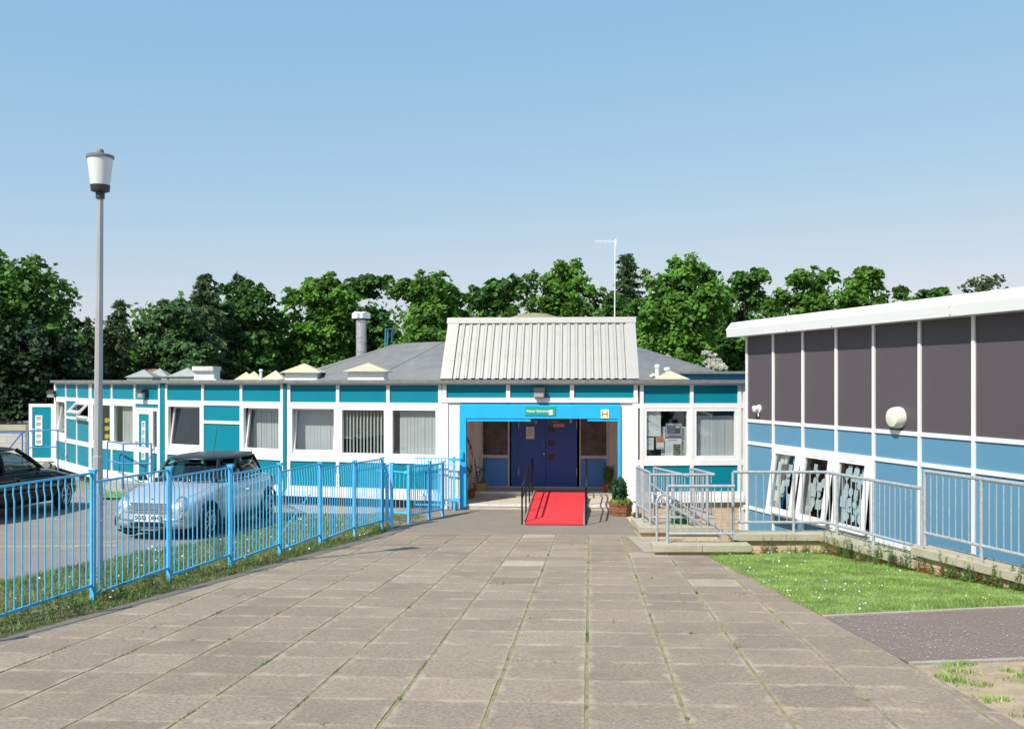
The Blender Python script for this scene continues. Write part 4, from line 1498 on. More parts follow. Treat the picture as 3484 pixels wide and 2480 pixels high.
M['leaf_mid'] = leaf_mat('leaf_mid', (.075, .16, .028))
M['leaf_blue'] = leaf_mat('leaf_bluegreen', (.03, .085, .040), trans=.15)
M['leaf_bright'] = leaf_mat('leaf_bright', (.16, .28, .05))
M['straw'] = leaf_mat('straw', (.32, .26, .12))
pc = at(2111, 1750, 21.0)
pc.z = gz(21)
pt = thing('wooden_planter', 'half round brown wooden planter with a small dark conifer beside the ramp', 'planter', tuple(pc))
mb = MB()
k = 8
prof = [(.235, 0.0), (.262, .30)]
for j in range(4):
    z0, z1 = .07 * j + .004, .07 * (j + 1)
    off = R(22.5) + (.0 if j % 2 else .0)
    q = .232 + .009 * j + (.006 if j % 2 else 0)
    for i in range(k):
        a0, a1 = off + 2 * math.pi * i / k, off + 2 * math.pi * (i + 1) / k
        p0, p1 = Vector((math.cos(a0), math.sin(a0), 0)) * q, Vector((math.cos(a1), math.sin(a1), 0)) * q
        e = (p1 - p0).normalized() * (.012 if (i + j) % 2 else -.004)
        pts = [p0 - e, p1 + e, (p1 + e) * .86, (p0 - e) * .86]
        mb.add([pc + v + up * z0 for v in pts] + [pc + v + up * z1 for v in pts], BOXF)
mk('tub', mb, M['wood'], pt)
mk('compost', MB().lathe(pc, [(.2, .2), (.21, .24)], 10), M['verge'], pt)
leaves('conifer_shrub', pc + Vector((-.02, 0, .50)), 900, (.155, .155, .30), .055, M['leaf_blue'], pt, up_=np.array([0, 0, 1.2]))
leaves('low_foliage', pc + Vector((0, -.05, .28)), 260, (.24, .22, .07), .06, M['leaf_bright'], pt)
p = fe.p(uR - .22, -1.25, -1.0)
p.z = -.98
p2 = fe.p(uR - .24, -1.55, -.98)
g = thing('potted_grass', 'terracotta pot of tall spiky grass in the sunlit porch corner', 'plant pot', tuple(p2))
mk('pot', MB().lathe(p2, [(.09, 0), (.12, .17), (.13, .17), (.13, .2)], 14), M['terracotta'], g)
blades('foliage', p2 + Vector((0, 0, .18)), 110, .52, .28, M['leaf_mid'], g, .009)
leaves('straw_foliage', p2 + Vector((.05, -.12, .12)), 160, (.12, .08, .14), .05, M['straw'], g)
p3 = fe.p(uL + .27, -1.62, -.98)
g = thing('tan_planter', 'tan basket planter with bare thin stems in the shaded porch corner', 'plant pot', tuple(p3))
mk('pot', MB().lathe(p3, [(.15, 0), (.19, .16), (.20, .16), (.20, .18)], 14), M['basket'], g)
mb = MB()
for kk in range(9):
    a = random.uniform(0, 6.3)
    b = p3 + Vector((.06 * math.cos(a), .06 * math.sin(a), .17))
    mb.tube([b, b + Vector((.06 * math.cos(a), .06 * math.sin(a), random.uniform(.2, .4))), b + Vector((.1 * math.cos(a), .1 * math.sin(a), random.uniform(.5, .8)))], .004, 4)
mk('stem', mb, M['leaf_blue'], g)
leaves('foliage', p3 + Vector((0, 0, .35)), 90, (.16, .16, .25), .03, M['leaf_mid'], g)
mk('handle', MB().tube([p3 + Vector((-.16 * math.cos(t), 0, .16 + .26 * math.sin(t))) for t in np.linspace(0, math.pi, 10)], .008, 5), M['basket'], g)
p4 = fe.p(uL + .12, -1.1, -1.105)
g = thing('terracotta_pot', 'little red terracotta pot on the lower porch step', 'plant pot', tuple(p4))
mk('pot', MB().lathe(p4, [(.06, 0), (.085, .13), (.095, .13), (.095, .17)], 14), M['terracotta'], g)
leaves('foliage', p4 + Vector((0, 0, .19)), 40, (.06, .06, .04), .03, M['leaf_mid'], g)
p5 = Vector((3.0, 17.95, -1.05))
g = thing('green_trough', 'green plastic trough with grassy leaves behind the stair railing', 'plant pot', tuple(p5))
mk('trough', MB().box(W, 2.9, 3.2, 17.85, 18.05, -1.05, -.84), pm('green_plastic', (.01, .16, .06), .4), g)
blades('foliage', (3.05, 17.95, -.87), 90, .18, .22, M['leaf_bright'], g, .008)
g = thing('tile_offcut', 'two grey slab offcuts leaning by the blue entrance post', 'slab', tuple(fe.p(-.22, .12, -1.21)))
fo_ = Fr(fe.p(-.0, .0, 0), fe.x)
mk('slab', MB().box(fo_, .10, .20, .03, .07, -1.22, -.98), M['concrete'], g)
mk('slab', MB().box(fo_, .235, .27, .03, .07, -1.22, -.99), M['coping'], g)

# ------------------------------------------------------------------ blue fence and gates
def pzt(x, y, h):
    return gz(y) + h


fence = thing('bar_fence', 'bright blue steel bar fence stepping down the slope between the paving and the car park', 'fence', (-3.5, 15, -1.0))
FP = [(-5.06, 7.4), (-4.75, 8.98), (-4.45, 10.5), (-4.16, 12.0), (-3.83, 13.45), (-3.51, 14.95), (-3.2, 16.5), (-2.88, 18.1), (-2.5, 19.05), (-2.32, 19.1)]
FH = [1.38] * 9 + [1.27]


def bluepost(x, y, h, par, w=.024, fx=(.19, .98)):
    fr = Fr((x, y), fx)
    z = gz(y)
    mb = MB().box(fr, -w, w, -w, w, z - .05, z + h - .06)
    mb.add([fr.p(*q) for q in ((-w, -w, z + h - .06), (w, -w, z + h - .06), (w, w, z + h - .06), (-w, w, z + h - .06), (-w, -w * 1.7, z + h - .01), (w, -w * 1.7, z + h - .01), (w, w * 1.7, z + h - .01), (-w, w * 1.7, z + h - .01))], BOXF)
    mb.box(fr, -w - .006, w + .006, -w * 1.9, w * 1.9, z + h - .01, z + h)
    return mk('post', mb, M['fence_blue'], par)


def bluepanel(a, b, ztop, zbot, par, nbar, name='fence_panel'):
    d = Vector((b[0] - a[0], b[1] - a[1], 0))
    Ln = d.length
    fr = Fr(a, d)
    mb = MB()
    o_, i_ = [], []
    for d_ in (-.010, .010):
        o_ += [fr.p(.026, d_, zbot - .016), fr.p(Ln - .026, d_, zbot - .016), fr.p(Ln - .026, d_, ztop + .008), fr.p(.026, d_, ztop + .008)]
        i_ += [fr.p(.036, d_, zbot + .014), fr.p(Ln - .036, d_, zbot + .014), fr.p(Ln - .036, d_, ztop - .014), fr.p(.036, d_, ztop - .014)]
    fs = []
    for k in range(4):
        q = (k + 1) % 4
        fs += [(k, q, 8 + q, 8 + k), (4 + q, 4 + k, 12 + k, 12 + q), (q, k, 4 + k, 4 + q), (8 + k, 8 + q, 12 + q, 12 + k)]
    mb.add(o_ + i_, fs)
    p = mk(name, mb, M['fence_blue'], par)
    for k in range(nbar):
        u = .06 + (Ln - .12) * (k + .5) / nbar
        mk('bar', MB().tube([fr.p(u, .0, zbot), fr.p(u, .0, ztop - .16), fr.p(u - .002, -.012, ztop - .09), fr.p(u - .002, -.006, ztop)], .0085, 6), M['fence_blue'], p)
    return p


for (x, y), h in zip(FP, FH):
    bluepost(x, y, h, fence)
NB = [12, 13, 13, 13, 13, 14, 14, 14, 9, 3]
for k in range(len(FP) - 1):
    a, b = FP[k], FP[k + 1]
    zt = gz(b[1]) + FH[k + 1] - .035
    if k == 8:
        zt = gz(b[1]) + FH[9] - .04
    bluepanel(a, b, zt, gz(b[1]) + .155, fence, NB[k])
fence2 = thing('bar_fence', 'short run of two blue bar fence panels between the small gate and the entrance', 'fence', (-1.8, 20.2, -1.21))
GP = [(-2.06, 19.75), (-1.70, 20.35), (-1.46, 20.85)]
for (x, y), h in zip(GP, (1.16, 1.20, 1.16)):
    bluepost(x, y, h, fence2, fx=(.5, .86))
bluepanel(GP[0], GP[1], -.09, -1.06, fence2, 9)
bluepanel(GP[1], GP[2], -.10, -1.07, fence2, 7)
gate = thing('bar_gate', 'small blue bar gate standing open beside the short fence run', 'gate', (-2.06, 19.75, -1.21))
bluepanel((-2.80, 20.3), (-2.08, 19.80), -.20, -1.02, gate, 7, 'gate_leaf')
for z in (-.20, -1.0):
    mk('hinge', MB().box(Fr(GP[0], (-.82, .57)), -.03, .10, -.03, .03, z - .025, z + .025), M['fence_blue'], gate)
gate2 = thing('bar_gate', 'wider blue bar gate folded back against the school wall by the entrance pier', 'gate', (-1.27, 21.7, -1.21))
bluepost(-1.27, 21.72, 1.18, gate2, fx=(1, 0))
bluepanel((-2.18, 21.86), (-1.29, 21.72), -.07, -1.10, gate2, 10, 'gate_leaf')
fr = Fr((-2.18, 21.86), (.89, -.14))
mk('cross_rail', MB().box(fr, .03, .87, -.015, .015, -.22, -.20), M['fence_blue'], gate2)
for z in (-.10, -.98):
    mk('hinge', MB().box(Fr((-1.27, 21.72), (1, 0)), -.12, .12, -.035, .035, z - .03, z + .03), M['fence_blue'], gate2)
# a leaning brace rod behind the long fence
for (a, b, lab) in (((-3.30, 16.2, -1.08), (-3.02, 17.2, -.25), 'thin blue brace rod leaning behind the fence in the grass'),):
    tag(mk('brace_rod', MB().tube([(-3.95, 16.4, -1.08), (-3.36, 16.45, -.25)], .009, 6), M['fence_blue']), lab, 'rod')

# dull blue landing rails at the side doors
def tuberail(name, label, parts_, posts, mat, r=.022):
    t = thing(name, label, 'railing', (posts[0][0][0], posts[0][0][1], posts[0][0][2]), 'dull blue tube railings at the side doors')
    for p in parts_:
        mk('rail', MB().tube(p, r, 8), mat, t, smooth='auto')
    for p in posts:
        mk('post', MB().tube(p, r, 8), mat, t, smooth='auto')
    return t


A, B, Cc = Vector((-10.76, 26.3, 0)), Vector((-9.91, 25.2, 0)), Vector((-9.23, 25.30, 0))
vz = lambda v, z: Vector((v.x, v.y, z))
tuberail('landing_railing', 'dull blue tube railing round the landing of the white side door', [[vz(A, -.1), vz(A, -.02), vz(A.lerp(B, .06), .03), vz(B, .03), vz(Cc, .03)], [vz(A, -.48), vz(B, -.48), vz(Cc, -.48)]], [[vz(A, -1.1), vz(A, -.1)], [vz(B, -1.1), vz(B, .03)], [vz(Cc, -1.1), vz(Cc, .03)]], M['rail_blue'])
mb = MB()
q = [A, B, Cc, Vector((-9.0, 25.35, 0)), Vector((-11.5, 27.45, 0))]
mb.add([vz(v, -1.3) for v in q] + [vz(v, -.99) for v in q], [(4, 3, 2, 1, 0), (5, 6, 7, 8, 9)] + [(i, (i + 1) % 5, 5 + (i + 1) % 5, 5 + i) for i in range(5)])
struct('door_landing', mb, M['concrete'])
Y = 29.6
D = [at(97, 1466, Y), at(197, 1463, Y)]
tuberail('landing_railing', 'dull blue tube railing before the open teal door', [[D[0], D[1]], [vz(D[0], D[0].z - .5), vz(D[1], D[1].z - .5)]], [[vz(D[0], -1.15), D[0]], [vz(D[1], -1.15), D[1]]], M['rail_blue'])
D = [at(-40, 1468, Y), at(76, 1471, Y)]
tuberail('landing_railing', 'dull blue tube gate frame with a diagonal brace before the block wall', [[D[0], D[1]], [D[1], vz(D[1].lerp(D[0], .4), D[1].z - .5)], [vz(D[0], D[0].z - .9), vz(D[1], D[1].z - .9)]], [[vz(D[0], -1.15), D[0]], [vz(D[1], -1.15), D[1]]], M['rail_blue'])
bw_ = thing('block_wall', 'pale concrete block wall with coping beyond the black car', 'wall', (-18, 33, -1.21))
mk('masonry', MB().box(W, -24, -16.25, 33, 33.25, -1.3, -.02), brick_mat('block_wall', 0, (.42, .40, .36), (.50, .47, .43), (.34, .32, .29), .45, .225), bw_)
mk('coping', MB().box(W, -24, -16.2, 32.93, 33.32, -.02, .16), M['coping'], bw_)
ob_ = thing('low_outbuilding', 'low flat roofed outbuilding with a pale post behind the block wall', 'building', (-20, 36, -1.21))
mk('wall', MB().box(W, -28, -16.4, 35, 42, -1.3, .14), M['concrete'], ob_)
mk('roof', MB().box(W, -28.1, -16.3, 34.9, 42.1, .14, .22), M['fascia'], ob_)
mk('vent_post', MB().tube([(-18.3, 35.6, .2), (-18.3, 35.6, .62)], .16, 10), M['cream'], ob_)

# ------------------------------------------------------------------ lamp post
ly = 11.87
lx = ax(332, ly)
lamp = thing('lamp_post', 'tall grey lamp post with a white tapered lantern behind the blue fence', 'lamp post', (lx, ly, gz(ly)))
lz = lambda v: EYE - (v - HY) * ly / F
tx = ax(341, ly)
mb = MB().tube([(lx, ly, gz(ly) - .1), (lx + .004, ly, gz(ly) + 1.5), (lx + .0045, ly, gz(ly) + 1.52), (tx, ly, lz(676))], .06, 8)
v_ = np.array(mb.v)
for i in range(len(mb.v)):
    ring_ = i // 8
    cx_ = (lx, lx + .004, lx + .0045, tx)[ring_]
    rr_ = (.060, .057, .052, .036)[ring_] / .06
    mb.v[i] = (cx_ + (mb.v[i][0] - cx_) * rr_, ly + (mb.v[i][1] - ly) * rr_, mb.v[i][2])
mk('pole', mb, M['lampgrey'], lamp)
c = (tx, ly, 0)
mk('collar', MB().lathe(c, [(.036, lz(678)), (.052, lz(676)), (.052, lz(657)), (.050, lz(656)), (.10, lz(652)), (.107, lz(650)), (.112, lz(633)), (.115, lz(631))], 24), M['dark'], lamp, smooth='auto')
mk('lantern', MB().lathe(c, [(.108, lz(633)), (.110, lz(630)), (.148, lz(538))], 28), M['opal'], lamp, smooth='auto')
mk('lantern_cap', MB().lathe(c, [(.140, lz(541)), (.158, lz(540)), (.160, lz(531)), (.152, lz(529)), (.05, lz(524)), (.042, lz(522)), (.042, lz(515)), (.034, lz(509)), (.0, lz(506.5))], 28), pm('cap_grey', (.17, .18, .18), .5, .1, 9), lamp, smooth='auto')
mk('door_catch', MB().tube([(lx + .055, ly - .03, lz(1770)), (lx + .075, ly - .04, lz(1768))], .012, 6), M['steel'], lamp)

# ------------------------------------------------------------------ cars
def loft(rings, cap=True):
    n = len(rings[0])
    mb = MB()
    vs, fs = [], []
    for r_ in rings:
        vs += r_
    for i in range(len(rings) - 1):
        for k in range(n):
            q = (k + 1) % n
            fs.append((i * n + k, (i + 1) * n + k, (i + 1) * n + q, i * n + q))
    fs.append(tuple(range(n)))
    fs.append(tuple((len(rings) - 1) * n + k for k in range(n - 1, -1, -1)))
    mb.add(vs, fs)
    return mb


def body_ring(y, w, zb, zt, crown=.03, sh=.10):
    h = [(0, zb), (.72 * w, zb), (.95 * w, zb + .04), (w, zb + .20), (1.005 * w, (zb + zt) / 2 + .04), (.985 * w, zt - sh), (.93 * w, zt - .03), (.72 * w, zt + crown * .4), (.38 * w, zt + crown * .85), (0, zt + crown)]
    L_ = [(x, z) for x, z in h] + [(-x, z) for x, z in h[-2:0:-1]]
    return [Vector((x, y, z)) for x, z in L_]


def finalize(mb, sub, cutters=()):
    """subdivide and cut wheel wells, returning plain mesh data"""
    me = mesh_of('tmp', mb.v, mb.f, (0, 0, 0))
    ob = bpy.data.objects.new('tmp', me)
    COL.objects.link(ob)
    md = ob.modifiers.new('s', 'SUBSURF')
    md.levels = md.render_levels = sub
    tmp = []
    for c in cutters:
        cm = mesh_of('cut', c.v, c.f, (0, 0, 0))
        oc = bpy.data.objects.new('cut', cm)
        COL.objects.link(oc)
        b = ob.modifiers.new('b', 'BOOLEAN')
        b.operation = 'DIFFERENCE'
        b.object = oc
        b.solver = 'EXACT'
        tmp.append(oc)
    dg = bpy.context.evaluated_depsgraph_get()
    dg.update()
    m2 = bpy.data.meshes.new_from_object(ob.evaluated_get(dg))
    out = MB()
    out.add([v.co for v in m2.vertices], [tuple(p.vertices) for p in m2.polygons])
    for o_ in [ob] + tmp:
        bpy.data.objects.remove(o_)
    return out


def wheel(par, x, y, r, w, side, spokes=8, steer=0.):
    cs, sn = math.cos(steer), math.sin(steer)
    c = Vector((x, y, r))
    T = lambda mb: [c + Vector(((Vector(v) - c).x * cs - (Vector(v) - c).y * sn, (Vector(v) - c).x * sn + (Vector(v) - c).y * cs, (Vector(v) - c).z)) for v in mb.v]
    mb = MB().lathe(c, [(r * .62, -w / 2), (r * .9, -w / 2), (r, -w / 2 + .03), (r, w / 2 - .03), (r * .9, w / 2), (r * .62, w / 2)], 28, 'x')
    mb.v = [tuple(q) for q in T(mb)]
    t = mk('wheel', mb, M['rubber'], par, smooth='auto')
    mb = MB().lathe(c + Vector((side * w * .30, 0, 0)), [(.0, -.02), (r * .62, -.02), (r * .66, .03 * side), (r * .60, .035 * side), (r * .56, .0)] if side > 0 else [(r * .56, .0), (r * .60, -.035), (r * .66, -.03), (r * .62, .02), (0, .02)], 28, 'x')
    mb.v = [tuple(q) for q in T(mb)]
    mk('rim_barrel', mb, M['dark'], t)
    mb = MB()
    xo = x + side * (w / 2 + .002)
    mb.lathe((xo - side * .01, y, r), [(r * .14, -.012), (r * .16, .012)], 14, 'x')
    for k in range(spokes):
        a = 2 * math.pi * k / spokes
        p0 = Vector((xo, y + r * .1 * math.cos(a), r + r * .1 * math.sin(a)))
        p1 = Vector((xo - side * .005, y + r * .62 * math.cos(a), r + r * .62 * math.sin(a)))
        mb.tube([p0, p1], r * .065, 6, r * .05)
    mb.tube([(xo, y + r * .63 * math.cos(a), r + r * .63 * math.sin(a)) for a in np.linspace(0, 2 * math.pi, 29)], .014, 6)
    mb.v = [tuple(q) for q in T(mb)]
    mk('rim', mb, M['alloy'], t, smooth='auto')
    return t


def cyl_x(x0, x1, y, z, r, n=28):
    mb = MB()
    mb.lathe((0, y, z), [(r, x0), (r, x1)], n, 'x')
    return mb


def se_ring(yf, yr, w, z, e=3.2, n=24, zf=0.):
    """superellipse plan ring of the glasshouse"""
    out = []
    for k in range(n):
        a = 2 * math.pi * k / n
        c, s = math.cos(a), math.sin(a)
        x = w * math.copysign(abs(c) ** (2 / e), c)
        y = math.copysign(abs(s) ** (2 / e), s)
        out.append(Vector((x, (yf + yr) / 2 - (yr - yf) / 2 * y, z + zf * (y > .5))))
    return out


def interior(par, yf, yr, zs, w):
    for y in (yf, yr):
        for x in (-.36, .36):
            c = Vector((x, y, zs))
            mb = MB().rbox(W, x - .24, x + .24, y - .28, y + .22, zs - .3, zs - .12, .05)
            mb.prism(Fr((x - .24, y), (1, 0)), [], 0, 0) if False else None
            mb.add([c + Vector(q) for q in ((-.22, .14, -.15), (.22, .14, -.15), (.22, .26, -.15), (-.22, .26, -.15), (-.19, .30, .36), (.19, .30, .36), (.19, .38, .36), (-.19, .38, .36))], BOXF)
            mb.rbox(W, x - .12, x + .12, y + .32, y + .41, zs + .38, zs + .56, .03)
            mk('seat', mb, M['seat'], par, bevel=.02)


def small_car():
    t = thing('hatchback_car', 'silver blue hatchback car with a black roof parked nose out behind the blue fence', 'car', (-6.42, 17.40, -1.20), local=True, rotz=R(-11))
    st = [(0.02, .50, .30, .58), (.06, .60, .24, .64), (.16, .72, .19, .70), (.36, .80, .17, .77), (.72, .835, .17, .845), (1.05, .845, .17, .905), (1.6, .85, .17, .925), (2.3, .85, .17, .935), (2.9, .845, .18, .945), (3.28, .82, .20, .94), (3.48, .77, .24, .92), (3.58, .69, .30, .87), (3.62, .58, .36, .78)]
    mb = loft([body_ring(y, w, zb, zt, .035) for y, w, zb, zt in st])
    cuts = [cyl_x(s * .52, s * 1.2, y, .30, .335) for s in (-1, 1) for y in (.70, 3.15)]
    b = mk('body', finalize(mb, 2, cuts), M['silver'], t, smooth='auto')
    for s in (-1, 1):
        for y in (.70, 3.15):
            wheel(t, s * .735, y, .295, .185, s)
            mb = MB().tube([(s * (.832 if y < 2 else .838), y + .345 * math.cos(a), .30 + .345 * math.sin(a)) for a in np.linspace(-.25, math.pi + .25, 22)], .026, 8)
            mk('wheel_arch_trim', mb, M['black'], t, smooth='auto')
    mb = MB()
    for s in (-1, 1):
        mb.box(W, s * .80 - .03, s * .80 + .045, 1.02, 2.82, .165, .235)
    mk('sill_trim', mb, M['black'], t)
    # glasshouse
    g = mk('glasshouse', finalize(loft([se_ring(1.02, 3.50, .775, .88), se_ring(1.10, 3.46, .77, .96), se_ring(1.30, 3.34, .70, 1.16), se_ring(1.46, 3.22, .635, 1.315)]), 1), M['carglass'], t, smooth=True)
    rf = loft([se_ring(1.425, 3.26, .655, 1.305), se_ring(1.42, 3.28, .655, 1.335), se_ring(1.50, 3.20, .60, 1.375), se_ring(1.75, 2.95, .40, 1.405), se_ring(2.1, 2.6, .1, 1.412)])
    mk('roof', finalize(rf, 1), M['black'], t, smooth=True)
    lo, hi = se_ring(1.10, 3.46, .775, .955), se_ring(1.44, 3.23, .645, 1.315)
    mb = MB()
    for k in (3, 9, 15, 21):
        mk('pillar', MB().tube([lo[k], lo[k].lerp(hi[k], .5) + Vector((0, 0, .01)), hi[k]], .038, 6), M['black'], t, smooth='auto')
    for s in (-1, 1):
        mk('pillar', MB().tube([(s * .775, 2.15, .94), (s * .70, 2.15, 1.16), (s * .645, 2.15, 1.32)], .035, 6), M['black'], t, smooth='auto')
    mk('waist_trim', MB().tube([q + Vector((0, 0, -.01)) for q in lo + lo[:1]], .014, 6), M['chrome'], t)
    mk('dashboard', MB().rbox(W, -.64, .64, 1.25, 1.55, .80, .96, .05), M['seat'], t)
    interior(t, 1.95, 2.75, .82, .6)
    mb = MB().tube([(.36 + .17 * math.cos(a), 1.66 + .05 * math.sin(a), .93 + .16 * math.sin(a)) for a in np.linspace(0, 6.283, 20)], .014, 6)
    mk('steering_wheel', mb, M['black'], t)
    # nose
    for s in (-1, 1):
        c = Vector((s * .575, .155, .665))
        mb = MB().lathe((0, 0, 0), [(.0, .03), (.07, .026), (.105, .012), (.122, -.01), (.118, -.06)][::-1], 22)
        mb2 = MB().lathe((0, 0, 0), [(.118, -.02), (.134, -.005), (.134, .01), (.120, .018)], 22)
        mrot = Matrix.Rotation(R(22) * s, 3, 'Z') @ Matrix.Rotation(R(52), 3, 'X')
        sc_ = Matrix.Diagonal((.80, 1.12, 1))
        hl = mk('headlight', _x(mb, mrot @ sc_, c), M['lens'], t, smooth='auto')
        mk('headlight_ring', _x(mb2, mrot @ sc_, c), M['chrome'], hl, smooth='auto')
        mk('indicator', MB().lathe((s * .60, .06, .46), [(.05, -.03), (.05, .02), (.02, .035)], 14, 'y'), M['lens'], t)
    def noseY(x, z):
        return .022 + .40 * max(0, abs(x) - .18) ** 2 + .55 * max(0, z - .50) ** 1.6
    mb = MB()
    for z in (.565, .595, .625, .655):
        hw = .42 - 1.1 * max(0, z - .59)
        mb.tube([(x, noseY(x, z) - .018, z) for x in np.linspace(-hw, hw, 13)], .010, 6)
    mk('grille', mb, M['chrome'], t)
    mb = MB()
    xs_ = np.linspace(-.44, .44, 13)
    vs = [Vector((x, noseY(x, .55) - .004, .545)) for x in xs_] + [Vector((x * .86, noseY(x, .67) - .004, .672)) for x in xs_]
    mb.add(vs, [(i, i + 1, 13 + i + 1, 13 + i) for i in range(12)])
    mk('grille_opening', mb, M['black'], t)
    mb = MB().tube([(x, noseY(x, .5) - .012, .515) for x in np.linspace(-.60, .60, 17)], .016, 6)
    for s in (-1, 1):
        mb.tube([(x, noseY(x, .42) - .02, .385) for x in np.linspace(s * .30, s * .66, 8)], .018, 6)
    mk('bumper_strip', mb, M['chrome'], t)
    mb = MB()
    vs = [Vector((x, noseY(x, .4) - .022, .265)) for x in np.linspace(-.30, .30, 9)] + [Vector((x, noseY(x, .4) - .022, .325)) for x in np.linspace(-.36, .36, 9)]
    mb.add(vs, [(i, i + 1, 9 + i + 1, 9 + i) for i in range(8)])
    mk('lower_grille', mb, M['black'], t)
    mb = MB()
    vs = [Vector((x, noseY(x, .4) - .0, .15)) for x in np.linspace(-.60, .60, 13)] + [Vector((x, noseY(x, .4) - .018, .195)) for x in np.linspace(-.66, .66, 13)]
    mb.add(vs, [(i, i + 1, 13 + i + 1, 13 + i) for i in range(12)])
    mk('front_lip', mb, M['black'], t)
    frp = Fr((0, -.012), (1, 0))
    pl = mk('number_plate', MB().box(frp, -.26, .26, -.02, .004, .355, .475), M['paper'], t)
    mk('plate_lettering', MB().text(frp, 'SO52 OFH', 0, .007, .415, .10, bold=.003), M['black'], pl)
    mk('bonnet_badge', MB().lathe((0, .17, .725), [(.03, -.004), (.03, .012), (.015, .018)], 12), M['chrome'], t)
    # bonnet and door lines, mirrors, wipers, aerial, side repeater
    mb = MB()
    for s in (-1, 1):
        mb.tube([(s * x, y, z) for x, y, z in ((.44, .12, .665), (.66, .40, .79), (.72, .8, .873), (.73, 1.02, .925))], .004, 4)
    mk('bonnet_line', mb, M['dark'], t)
    for s in (-1, 1):
        mk('door_line', MB().tube([(s * .853, 1.12, .28), (s * .858, 1.10, .6), (s * .845, 1.12, .86)], .004, 4).tube([(s * .856, 2.22, .28), (s * .862, 2.24, .6), (s * .85, 2.22, .88)], .004, 4), M['dark'], t)
        mk('door_handle', MB().rbox(W, s * .86 - .02, s * .86 + .02, 1.98, 2.16, .72, .745, .01), M['chrome'], t)
        mb = MB().lathe((0, 0, 0), [(.0, -.06), (.05, -.055), (.085, -.02), (.09, .03), (.08, .04)], 14)
        mk('wing_mirror', _x(mb, Matrix.Rotation(R(90), 3, 'X') @ Matrix.Diagonal((1.1, .72, 1)), Vector((s * .91, 1.33, .99))).tube([(s * .80, 1.33, .95), (s * .88, 1.33, .97)], .022, 6), M['black'], t, smooth='auto')
        mk('side_repeater', MB().rbox(W, s * .858 - .012, s * .858 + .012, 1.0, 1.06, .70, .73, .008), M['orange'], t)
    mb = MB()
    for x0, x1 in ((-.45, .02), (.10, .55)):
        mb.tube([(x0, 1.03, .955), (x0 + .2, 1.06, .972), (x1, 1.12, .985)], .012, 6)
    mk('wiper', mb, M['black'], t)
    mk('aerial', MB().tube([(.05, 2.3, 1.405), (.05, 2.36, 1.55), (.05, 2.44, 1.86)], .006, 5), M['black'], t)
    mk('tax_disc', MB().box(Fr((-.58, 1.30), (1, 0)), -.04, .04, 0, .003, 1.0, 1.08), M['hyellow'], t)
    mb = MB()
    for s in (-1, 1):
        mb.rbox(W, s * .70 - .06, s * .70 + .06, 3.52, 3.60, .62, .86, .02)
    mk('tail_light', mb, M['redlens'], t)
    return t


def _x(mb, mat3, c):
    out = MB()
    out.add([c + mat3 @ Vector(v) for v in mb.v], mb.f)
    return out


small_car()


